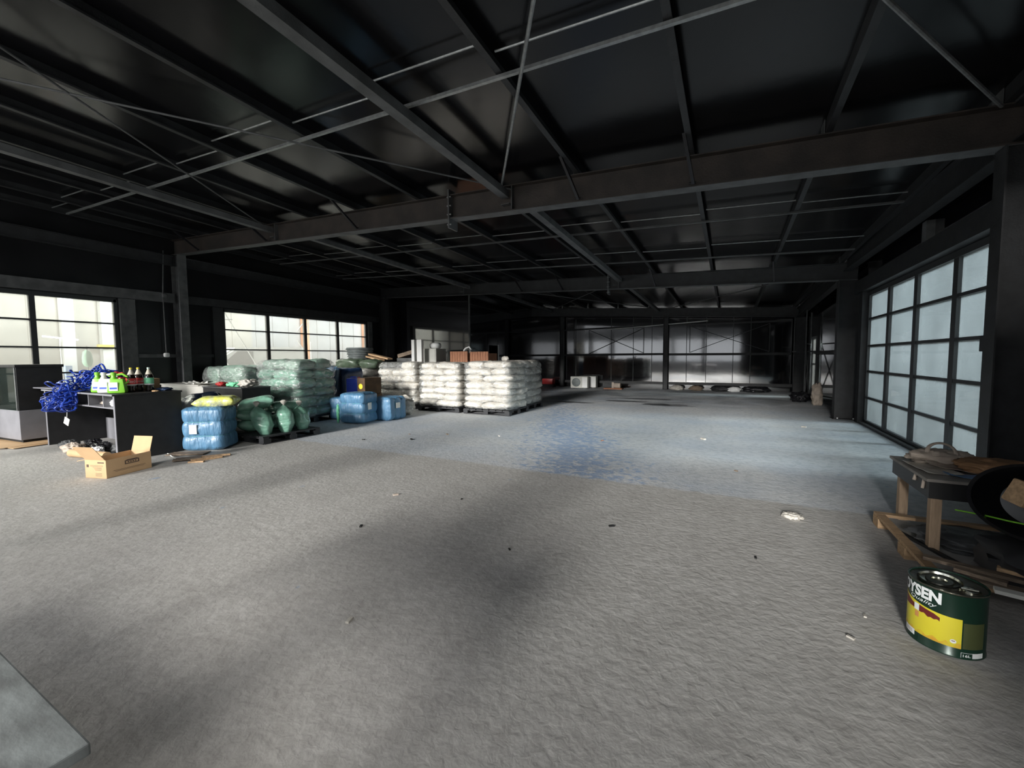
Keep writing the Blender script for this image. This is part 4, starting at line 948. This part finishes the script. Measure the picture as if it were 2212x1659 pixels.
def tarp(u_, v_):
    a = -1.0+2*u_; x = a*.62; y = -.45*v_-.05; z = 1.30*(1-v_)-.10*abs(a)**2*(1-v_)+.02
    off = Vector((2.2, 4.4, 1)); n1 = noise.noise(Vector((a*2.2, v_*1.5, 0))+off); n2 = noise.noise(Vector((a*5, v_*3, 3))+off)
    return Vector((x*(1-.25*v_)+.05*n1, y+.14*n1+.05*n2, max(.01, z+.05*n2)))
m = MB(); m.grid(tarp, 34, 26, .008); tag(m.build('blue_tarp', tarpm, None, 2, (-10.15, 8.15, 0), (0, 0, R(-10))), 'dark blue tarpaulin hanging in folds right of the big green stack', 'tarpaulin')
e = empty('goods_crate', (-10.5, 8.75, 0), 'navy covered crate under the tarpaulin', 'crate')
m = MB(); m.sup((0, 0, .62), (1.3, .8, 1.24), .25, .25, 24, 16, lambda un, l: wrinkle(un, l, Vector((3, 1, 2)), .05, 3)); m.build('cover', dblue, e, 2)
m = MB(); m.box(-.6, .6, -.35, .35, 0, .08); m.build('crate_base', palm, e)
# back heap
pallet((-11.6, 10.6, 0), 2.0, 1.6, 'dark pallet under the dusty sack heap by the far window end')
sack_stack((-11.6, 10.6, .156), 2.1, 1.6, 1.02, 4, whiteg, 'dusty pale sack stack at the back, topped with olive bags and tubs', 15)
for c, s, sd, t_ in (((-11.55, 9.75+.4, 1.34), (1.1, .7, .36), 51, 'dark olive bag spread on top of the dusty back stack, left one'), ((-10.75, 10.3, 1.32), (.75, .6, .34), 52, 'dark olive bag at the right edge of the dusty back stack')):
    blob('olive_bag', c, s, olive, t_, 'bag', 'olive bags on the back stack', .15, 3, .7, .7, sd)
e = empty('plastic_tubs', (-12.0, 10.95, 1.17+.04), 'nested stack of grey ribbed plastic tubs on the back heap', 'tubs')
m = MB(); m.lathe([(.001, -.01), (.30, -.01), (.33, .10)], n=28)
m.build('tub', gtub, e, True)
for k in range(7):
    m = MB(); z = .10+k*.085; m.lathe([(.33+.018*k, z), (.37+.018*k, z+.012), (.375+.018*k, z+.05), (.345+.018*k, z+.06), (.345+.018*k, z+.085)], n=28); m.build('tub', gtub, e, True)
for c, rot, t_ in (((-10.95, 10.65, 1.52), (.0, .12, -.35), 'pale wooden board lying across the back heap, lower one'), ((-10.8, 10.75, 1.58), (0, .16, -.15), 'pale wooden board resting on the lower board of the back heap')):
    m = MB(); m.obox((0, 0, 0), (1.1, .2, .05), bev=.003); tag(m.build('wood_board', wood, None, False, c, rot), t_, 'board')
# white stacks
pallet((-5.69, 9.93, 0), 1.42, 1.15, 'black pallet under the nearest cream sack stack')
sack_stack((-5.69, 9.93, .156), 1.42, 1.15, 1.25, 7, whites, 'nearest cream wrapped sack stack, right of the pair in front, showing two faces', 21)
pallet((-5.75, 11.2, 0), 1.30, 1.12, 'black pallet behind the nearest cream stack')
sack_stack((-5.75, 11.2, .156), 1.30, 1.12, 1.26, 6, whiteg, 'greyish wrapped sack stack directly behind the nearest cream stack', 22, topmiss=.0)
pallet((-7.27, 9.95, 0), 1.44, 1.15, 'black pallet under the middle cream sack stack')
sack_stack((-7.27, 9.95, .156), 1.42, 1.15, 1.22, 7, whites, 'brightly shining cream wrapped stack in the middle of the row', 23)
pallet((-8.95, 10.1, 0), 1.5, 1.2, 'black pallet under the leftmost cream sack stack')
sack_stack((-8.95, 10.1, .156), 1.5, 1.2, 1.24, 6, whites, 'leftmost cream wrapped stack of the row, lumpy and in half shade', 24, topmiss=.3)
crumple('plastic_knot', (-5.9, 10.85, 1.42), (.22, .1, .12), whiteg, 'gathered knot of clear film on the greyish stack', 'film', 60)
# things behind the white stacks
e = empty('white_cabinet', (-9.85, 12.5, 0), 'pale grey cabinet standing behind the cream stacks', 'cabinet')
m = MB(); m.box(-.3, .35, -.3, .3, .0, 1.86, .01); m.build('carcass', acm, e)
m = MB(); m.box(-.27, .32, -.315, -.302, .06, 1.82, .004); m.build('door', acm, e)
m = MB(); m.sup((-9.75, 12.5, 1.86+.11), (.42, .4, .24), .7, .8, 20, 12); tag(m.build('white_bundle', whitep, None, True), 'rounded white bundle on the pale cabinet', 'bundle')
for x, w, t_ in ((-10.22, .13, 'left'), (-9.93, .22, 'right, wider')):
    m = MB(); m.box(x-w/2, x+w/2, 11.78, 11.9, 0, 2.18, .004); tag(m.build('white_board', whitep), 'tall white board standing upright behind the cream stacks, %s of the two' % t_, 'board')
m = MB(); m.box(-11.2, -10.35, 12.0, 12.5, 0, 1.52, .004); tag(m.build('crate', steelg), 'grey crate behind the back heap, a tilted board on top', 'crate')
m = MB(); m.obox((-10.72, 12.2, 1.70), (1.0, .3, .14), (0, -.22, 0), .004); tag(m.build('wood_board', woodd), 'tilted brown board on the grey crate left of the tall white boards', 'board')
for x0, x1, z, t_ in ((-8.95, -8.2, 1.74, 'left, with a white tube on it'), (-8.1, -7.35, 1.72, 'right one')):
    m = MB(); n = 7; w = (x1-x0)/n
    for i in range(n): m.box(x0+i*w+.004, x0+(i+1)*w-.004, 12.3, 12.33, 0, z, .002)
    m.box(x0, x1, 12.33, 12.9, 0, z-.06); tag(m.build('wooden_crate', terra), 'reddish wooden crate behind the cream stacks, '+t_, 'crate')
m = MB(); m.tube([(-8.42, 12.4, 1.76), (-8.35, 12.4, 1.84), (-8.2, 12.42, 1.90), (-8.12, 12.42, 1.80), (-8.15, 12.42, 1.73)], .03, 8); tag(m.build('white_tube', whitep, None, True), 'bent white tube on the left reddish crate', 'tube')
# far wall things
def ac(loc, label, rz):
    e = empty('air_conditioner', loc, label, 'air conditioner', 'outdoor units by the far wall', rz)
    m = MB(); m.box(-.42, .42, -.16, .16, .03, .58, .01); m.build('casing', acm, e)
    m = MB(); m.lathe([(.001, 0), (.21, 0), (.21, .012), (.19, .02)], n=32); m.build('fan_guard', gtub, e, True, (-.14, -.162, .30), (PI/2, 0, 0))
    m = MB(); m.box(.16, .40, -.166, -.16, .06, .54); m.build('service_panel', whitep, e)
    for x in (-.3, .3):
        m = MB(); m.box(x-.04, x+.04, -.18, .18, 0, .03); m.build('foot', steelg, e)
    return e
ac((-6.42, 19.35, 0), 'white outdoor air-conditioning unit with round fan guard, front one by the far wall', R(2)); ac((-6.15, 19.85, 0), 'white outdoor unit half hidden behind the front one', R(0))
e = empty('red_machine', (-8.15, 19.6, 0), 'small red machine on the floor near the far wall', 'machine')
m = MB(); m.box(-.28, .28, -.2, .2, .16, .44, .03); m.build('housing', redp, e, True)
m = MB(); m.box(-.32, .32, -.18, .18, .0, .16, .01); m.build('frame', black, e)
e = empty('motor_scrap', (-4.75, 19.5, 0), 'small motor on a pinkish board near the far wall', 'scrap')
m = MB(); m.box(-.5, .35, -.2, .2, 0, .05); m.build('board', terra, e)
m = MB(); m.tube([(-.05, 0, .17), (.25, 0, .17)], .12, 16); m.box(-.15, -.05, -.06, .06, .05, .32); m.build('motor_body', cream, e, True)
for i, (x, y, s, mt, t_) in enumerate(((-2.1, 19.9, .5, whiteg, 'pale heap of debris right of the middle far column'), (-1.3, 19.9, .5, woodd, 'brown rubbish at the foot of the far wall'), (-.3, 19.85, .7, blackp, 'black rubbish heap at the far wall'), (.15, 19.8, .45, whitep, 'bright white plastic scrap before the black rubbish'), (1.0, 19.9, .9, black, 'low black sheet along the far wall, right part'))):
    crumple('rubbish', (x, y, 0), (s, s*.5, .2), mt, t_, 'rubbish', 70+i, 'rubbish along the far wall')
# scaffold by right wall
e = empty('scaffold', (2.2, 16.7, 0), 'thin black scaffold frame near the bright slit on the right wall', 'scaffold')
for a, b_ in (((0, 0, 0), (0, 0, 3.0)), ((.3, 1.2, 0), (.3, 1.2, 3.0)), ((0, 0, .1), (.3, 1.2, .1)), ((0, 0, 1.9), (.3, 1.2, .1)), ((.3, 1.2, 1.9), (0, 0, .1)), ((0, 0, 1.9), (.3, 1.2, 1.9))):
    m = MB(); m.tube([a, b_], .022, 8); m.build('pipe', steelg, e)
m = MB(); m.box(-.25, .4, .1, 1.1, 1.62, 1.66); m.build('plank', steel, e)
crumple('rubbish', (2.05, 16.3, 0), (.5, .6, .3), black, 'black sack slumped at the foot of the scaffold', 'rubbish', 80)
crumple('hand_sack', (2.35, 15.4, 0), (.25, .3, .62), cream, 'small pale bag standing by the right wall past the wide column', 'bag', 81)
# wet stains
for i, (x, y, a, b_) in enumerate(((-4.6, 13.25, .62, .16), (-3.1, 14.25, .75, .20), (-1.75, 13.62, .72, .30), (-2.6, 15.3, .9, .25))):
    m = MB(); n = 40; off = Vector((i*9, 0, 0)); v = []
    for k in range(n):
        t = 2*PI*k/n; q = 1+.5*noise.noise(Vector((math.cos(t)*2.2, math.sin(t)*2.2, i))+off); v.append(m.bm.verts.new((math.cos(t)*a*q, math.sin(t)*b_*q, 0)))
    m.bm.faces.new(v); g = bmesh.ops.extrude_face_region(m.bm, geom=list(m.bm.faces)); bmesh.ops.translate(m.bm, vec=(0, 0, .002), verts=[w for w in g['geom'] if isinstance(w, bmesh.types.BMVert)])
    tag(m.build('wet_stain', wetm, None, False, (x, y, .0005)), ['small black wet stain just right of the cream stacks', 'long black wet stain in the middle of the far bay', 'biggest black wet stain, nearest the right', 'faint long stain farthest back'][i], 'stain')
# ================================================================ FOREGROUND RIGHT
TZ = .545
e = empty('work_table', (1.36, 4.22, 0), 'rough low work table with black apron and pine legs near the frosted window', 'table')
m = MB(); m.box(-.02, 1.02, -.02, .82, TZ-.005, TZ+.018, .003); m.build('table_top', dustt, e)
m = MB(); m.box(0, 1.0, 0, .02, TZ-.135, TZ-.006); m.box(0, .02, .02, .78, TZ-.135, TZ-.006); m.box(0, 1.0, .78, .80, TZ-.135, TZ-.006); m.build('apron', bwood, e)
for x, y in ((.055, .055), (.06, .73), (.93, .055), (.93, .73)):
    m = MB(); m.box(x-.032, x+.032, y-.032, y+.032, 0, TZ-.006, .002); m.build('leg', legw, e)
m = MB(); m.tube([(-.0, .25, TZ-.01), (-.012, .25, TZ-.06)], .012, 8); m.tube([(-.004, .08, TZ-.0), (-.012, .08, TZ-.08)], .010, 8); m.build('dried_drip', cream, e)
tz = TZ+.018
def on(x, y): return (1.36+x, 4.22+y, tz)
sheet('foam_sheet', on(.42, .48), .62, .42, cream, 'cream plastic sheet folded on the work table', 'sheet', 9, .07, 5)
crumple('cream_cloth', on(.26, .60), (.40, .28, .12), cream, 'bunched cream plastic cloth at the back of the work table', 'cloth', 90, None, .3, 2)
e = empty('tape_ring', (1.60, 4.76, tz+.11), 'large cream tape ring leaning on the bunched cloth', 'ring'); 
m = MB(); m.tube([(.09*math.cos(a*PI/18), .03*math.sin(a*PI/18), .075*math.sin(a*PI/18)) for a in range(36)], .010, 8, True, 1.6); m.build('ring_band', cream, e, True)
sheet('blue_packet', on(.28, .17), .26, .13, bluep, 'flat blue packet near the front edge of the work table', 'packet', 12, .02, 4)
sheet('clear_sheet', on(.12, .35), .22, .4, whiteg, 'thin pale sheet at the left edge of the work table', 'sheet', 13, .02, 6)
crumple('brown_bag', on(.50, .36), (.42, .36, .11), brownp, 'crumpled brown paper sack on the right half of the work table', 'bag', 92, None, .22, 1.6)
# black basin tipped on a black rack
e = empty('black_basin', (1.74, 3.78, .56), 'black plastic basin lying tipped towards the camera with wood chunks inside', 'basin')
m = MB(); prof = [(.15, -.26), (.22, -.24), (.27, -.10), (.295, .06), (.31, .07), (.31, .078), (.29, .066), (.26, -.09), (.205, -.225), (.14, -.235)]
q = Vector((-.50, -.82, .22)).to_track_quat('Z', 'Y')
rings = [[m.bm.verts.new(q @ Vector((r_*math.cos(k*2*PI/44), r_*math.sin(k*2*PI/44)*.78, z))) for k in range(44)] for r_, z in prof]
for A, B in zip(rings, rings[1:]):
    for k in range(44): m.bm.faces.new((A[k], A[(k+1) % 44], B[(k+1) % 44], B[k]))
m.bm.faces.new(rings[0][::-1]); m.bm.faces.new(rings[-1]); m.build('bowl', black, e, True)
for i, (c, s, rt) in enumerate((((-.07, -.06, .06), (.20, .12, .15), (.2, .3, .5)), ((.03, -.10, -.08), (.18, .10, .09), (.1, -.3, .2)))):
    m = MB(); m.obox((0, 0, 0), s, (0, 0, 0), .012)
    tag(m.build('wood_chunk', woodd if i else wood, None, False, Vector((1.74, 3.78, .56))+Vector(c), rt), ['larger pale wood chunk in the tipped black basin', 'darker wood chunk in the bottom of the tipped black basin'][i], 'wood')
m = MB(); m.obox((2.16, 4.02, tz+.10), (.62, .50, .012), (.04, -.02, .1), .002); o = tag(m.build('metal_sheet', chrome), 'bright metal-edged sheet lying behind the black basin', 'sheet')
m = MB(); m.obox((2.2, 4.05, tz+.045), (.5, .42, .085), (0, 0, .1), .003); tag(m.build('black_box', black), 'flat black box under the bright metal sheet', 'box')
m = MB(); pts = [(1.44, 4.02, .40), (1.52, 3.86, .43), (1.58, 3.72, .45), (1.64, 3.60, .47)]; m.tube(pts, .005, 6); tag(m.build('green_strap', ygreen), 'thin green strap stretching left from the black basin', 'strap')
e = empty('black_rack', (1.95, 3.80, 0), 'black tangled metal rack under the basin', 'rack')
m = MB(); m.sup((0, 0, .15), (.85, .55, .30), .5, .5, 26, 16, lambda un, l: Vector((l.x*(1+.25*noise.noise(un*2)), l.y*(1+.25*noise.noise(un*2+Vector((5, 5, 5)))), max(-.15, l.z*(1+.3*noise.noise(un*3)))))); m.build('black_bundle', blackp, e, True)
m = MB(); m.beam((-.1, -.25, .30), (.6, -.35, .34), .05, .05); m.beam((-.2, -.2, .12), (.5, -.45, .16), .06, .05); m.build('bar', steel, e)
# floor frame
e = empty('timber_pallet', (1.17, 3.42, 0), 'pale timber pallet frame lying on the floor under the work table', 'frame')
for (p, q_, w, h, mt) in (((.03, -.02, .0965), (.03, 1.235, .0965), .06, .025, wood), ((.0, 1.28, .095), (1.15, 1.30, .095), .07, .025, wood), ((.0, .10, .095), (1.25, -.03, .095), .10, .022, wood)):
    m = MB(); m.beam(p, q_, w, h); m.build('rail', mt, e)
for x, y in ((.04, 1.24), (.04, .62), (.04, .08), (1.1, 1.25), (1.15, .02)):
    m = MB(); m.box(x-.045, x+.045, y-.07, y+.07, 0, .082, .003); m.build('block', wood, e)
m = MB(); m.beam((.10, 1.2, .012), (.42, .25, .012), .03, .02); m.build('brace', bwood, e)
m = MB(); m.obox((1.95, 4.10, .035), (.9, .75, .012), (0, 0, .08)); tag(m.build('plywood_sheet', woodd), 'dusty plywood sheet lying inside the timber frame', 'sheet') if False else m.bm.free()
rnd = random.Random(12)
for i, (x, y, l_, w, rz, z, mt, t_) in enumerate(((1.55, 3.62, .75, .06, -20, .125, woodd, 'dark narrow lath crossing the timber frame, longest'), (1.60, 3.42, .55, .07, -12, .125, woodd, 'brown lath at the front edge of the frame'), (1.74, 3.55, .5, .05, -25, .16, wood, 'pale lath end on top of the dark ones'), (1.50, 3.30, .26, .06, -15, .15, paper, 'short whitish lath just behind the paint tin'), (1.95, 3.35, .6, .08, -5, .155, terra, 'reddish lath at the right edge behind the tin'), (1.8, 3.66, .62, .09, -16, .19, steel, 'black flat bar on the laths'), (1.38, 3.50, .22, .04, -30, .15, woodd, 'small brown chip beside the frame corner'))):
    m = MB(); m.obox((x, y, z), (l_, w, .022), (0, 0, R(rz)), .001); tag(m.build('wood_lath', mt), t_, 'lath', 'laths heaped behind the paint tin')
crumple('dusty_cloth', (1.75, 4.45, 0), (.7, .5, .10), steelg, 'grey dusty plastic heap on the floor under the work table', 'cloth', 95, None, .3, 2)
crumple('crumpled_plastic', (.54, 4.53, 0), (.15, .12, .05), whiteg, 'crumpled clear plastic wrapper lying alone on the floor', 'wrapper', 96, None, .3, 3.5)
# paint tin
RC, HC = .146, .325
e = empty('paint_tin', (1.028, 2.905, 0), 'dark green round paint tin with a yellow panel in the lower right foreground', 'tin')
m = MB(); m.lathe([(RC-.004, 0), (RC+.002, .003), (RC+.002, .009), (RC-.001, .013), (RC-.001, HC-.012), (RC+.003, HC-.008), (RC+.003, HC), (RC-.004, HC), (RC-.006, HC-.012)], n=72); m.build('tin_body', green_tin, e, True)
m = MB(); m.lathe([(.001, HC-.010), (RC-.005, HC-.010), (RC-.005, HC-.006)], n=64); m.build('lid', tinlid, e, True)
m = MB(); m.lathe([(.085, 0), (.085, .014), (.078, .018), (.074, .008), (.055, .006), (.05, .012), (.03, .012), (.028, .004), (.001, .004)], n=40); m.build('pour_cap', chrome, e, True, (-.040, -.028, HC-.002), (.05, -.06, 0))
m = MB(); m.tube([(.03, -.075, HC-.004), (.02, -.09, HC+.012), (.075, -.10, HC+.014), (.095, -.075, HC-.002)], .006, 6); m.lathe([(.03, HC-.008), (.03, HC+.002), (.024, HC+.002), (.022, HC-.006)], (.06, -.07, 0), 24); m.build('spout', chrome, e, True)
m = MB(); m.lathe([(RC+.0032, HC-.006), (RC+.0045, HC-.002), (RC+.0032, HC+.001)], n=72, cap=False); m.build('rim', tinlid, e, True)
def cyl_patch(th0, th1, zlo, zhi, mt, name, r_, par, n=36, nz=4):
    m = MB(); f0 = zlo if callable(zlo) else (lambda t: zlo); f1 = zhi if callable(zhi) else (lambda t: zhi)
    m.grid(lambda u_, v_: Vector((math.cos(R(th0+(th1-th0)*u_))*r_, math.sin(R(th0+(th1-th0)*u_))*r_, f0(u_)+(f1(u_)-f0(u_))*v_)), n, nz)
    return m.build(name, mt, par, True)
yp = cyl_patch(-205, -86, .052, lambda u_: .200+.045*(1-u_)**2.2, yell, 'yellow_panel', RC+.0006, e)
cyl_patch(-205, -86.5, .0525, lambda u_: .068+.012*noise.noise(Vector((u_*12, 0, 0)))+.008*math.sin(u_*40), oran, 'orange_border', RC+.001, yp, 80, 2)
cyl_patch(-152, -117, lambda u_: .172-.010*u_+.012*noise.noise(Vector((u_*5, 2, 0))), lambda u_: .205-.016*u_-.016*max(0, u_-.75)*4*.5, maroon, 'dark_ribbon', RC+.0012, yp)
cyl_patch(-160, -150, .17, .205, whitel, 'white_shape', RC+.0014, yp, 8); cyl_patch(-158, -150, .135, .165, skin, 'tan_shape', RC+.0014, yp, 8)
cyl_patch(-190, -158, .175, lambda u_: .225-.03*u_, maroon, 'dark_figure', RC+.0011, yp, 12)
m = MB(); m.grid(lambda u_, v_: Vector((math.cos(R(-97.5+9*(.5+(v_*.5)*math.cos(u_*2*PI))-4.5))*(RC+.0013), math.sin(R(-97.5+9*(.5+(v_*.5)*math.cos(u_*2*PI))-4.5))*(RC+.0013), .083+v_*.010*math.sin(u_*2*PI))), 24, 2); m.build('small_emblem', whitel, yp)
cyl_patch(-100, -95, .083, .087, maroon, 'emblem_mark', RC+.0016, yp, 8, 1)
cyl_patch(-186, -157, .028, .058, whitel, 'barcode_sticker', RC+.0012, e, 12)
for k in range(9): cyl_patch(-178+k*1.7, -177.2+k*1.7, .034, .052, maroon, 'barcode_bar', RC+.0016, e, 2, 1) if k % 2 == 0 else None
cyl_patch(-84, -46, .055, .185, oliv2, 'text_block', RC+.0005, e, 16)
cyl_patch(-86, -46, .008, .036, whitel, 'volume_sticker', RC+.0008, e, 16); cyl_patch(-85.4, -68, .0095, .0345, green_tin, 'volume_field', RC+.0012, e, 10)
def wrap_text(txt, th0, th1, z0, z1, mt, name, bold=0, shear=0, skew=0, par=None):
    wd = R(abs(th1-th0))*RC; bm = fit_bm(text_bm(txt, 1, bold, shear), 0, wd, z0, z1)
    for _ in range(2):
        bmesh.ops.triangulate(bm, faces=bm.faces); bmesh.ops.subdivide_edges(bm, edges=[ed for ed in bm.edges if ed.calc_length() > .010], cuts=1)
    bmesh.ops.triangulate(bm, faces=bm.faces)
    for v in bm.verts:
        th = R(th0+(th1-th0)*v.co.x/wd); z = v.co.y+skew*v.co.x; v.co = Vector((math.cos(th)*(RC+.0018), math.sin(th)*(RC+.0018), z))
    mm = MB(); mm.bm.free(); mm.bm = bm; return mm.build(name, mt, par or e)
wrap_text('BOYSEN', -210, -116, .248, .308, whitel, 'brand_lettering', .045)
wrap_text('Quality', -170, -122, .222, .246, whitel, 'quality_lettering', 0, .35, -.018)
wrap_text('16L', -83, -71, .015, .028, whitel, 'volume_lettering', .02)
# ================================================================ FOREGROUND LEFT
e = empty('side_table', (-1.10, .30, 0), 'worn grey square table cut off by the lower left corner', 'table')
m = MB(); m.box(-1.95, 0, -1.1, 0, .725, .75, .004); m.build('table_top', greyt, e)
m = MB(); m.box(-1.93, -.03, -.045, -.03, .64, .724); m.box(-.045, -.03, -1.07, -.045, .64, .724); m.box(-1.93, -1.915, -1.07, -.045, .64, .724); m.build('apron', steelg, e)
for x, y in ((-.07, -.07), (-1.88, -.07), (-.07, -1.03), (-1.88, -1.03)):
    m = MB(); m.box(x-.022, x+.022, y-.022, y+.022, 0, .724); m.build('leg', steelg, e)
# small floor debris
rnd = random.Random(77)
DEB = [(-3.23, 3.39, cream, 'cream chip on the bare floor right of the open carton'), (.60, 2.71, whiteg, 'white chip on the floor nearest left of the paint tin'), (.72, 2.98, whiteg, 'white chip on the floor between tin and timber frame'),
 (-1.9, 1.6, whiteg, 'white chip alone on the near floor at the lower left'), (-2.5, 3.6, dark, 'dark chip on the floor right of the cream one'), (-4.9, 6.6, woodd, 'brown chip on the smooth floor before the blue bales'), (-5.6, 6.3, woodd, 'brown chip closest to the low pallet of green sacks'),
 (-3.9, 6.9, whiteg, 'white chip on the smooth floor left of the blue paint band'), (-5.2, 5.9, dark, 'dark chip on the smooth floor below the brown chips'), (-2.0, 7.3, terra, 'reddish chip on the blue paint band'), (-1.5, 2.8, dark, 'dark chip in the middle of the near floor'),
 (-.9, 3.6, dark, 'dark chip in the middle floor short of the blue band'), (-6.0, 5.5, dark, 'dark chip right of the low pallet'), (.2, 3.5, dark, 'dark chip below the crumpled plastic wrapper'), (-2.9, 2.6, dark, 'dark chip on the left near floor'), (.1, 6.1, woodd, 'brown chip on the smooth floor above the crumpled wrapper'),
 (-.4, 8.2, whiteg, 'white chip on the smooth floor right of the blue band'), (1.4, 10.5, whiteg, 'white chip on the floor near the wide right column')]
for i, (x, y, mt, t_) in enumerate(DEB):
    m = MB(); s = rnd.uniform(.012, .03)*(1.6 if y > 5 else 1); m.obox((x, y, s*.3), (s*2.2, s, s*.6), (0, 0, rnd.uniform(0, 3)), s*.1)
    tag(m.build('floor_chip', mt), t_, 'debris', 'tiny chips scattered on the floor')
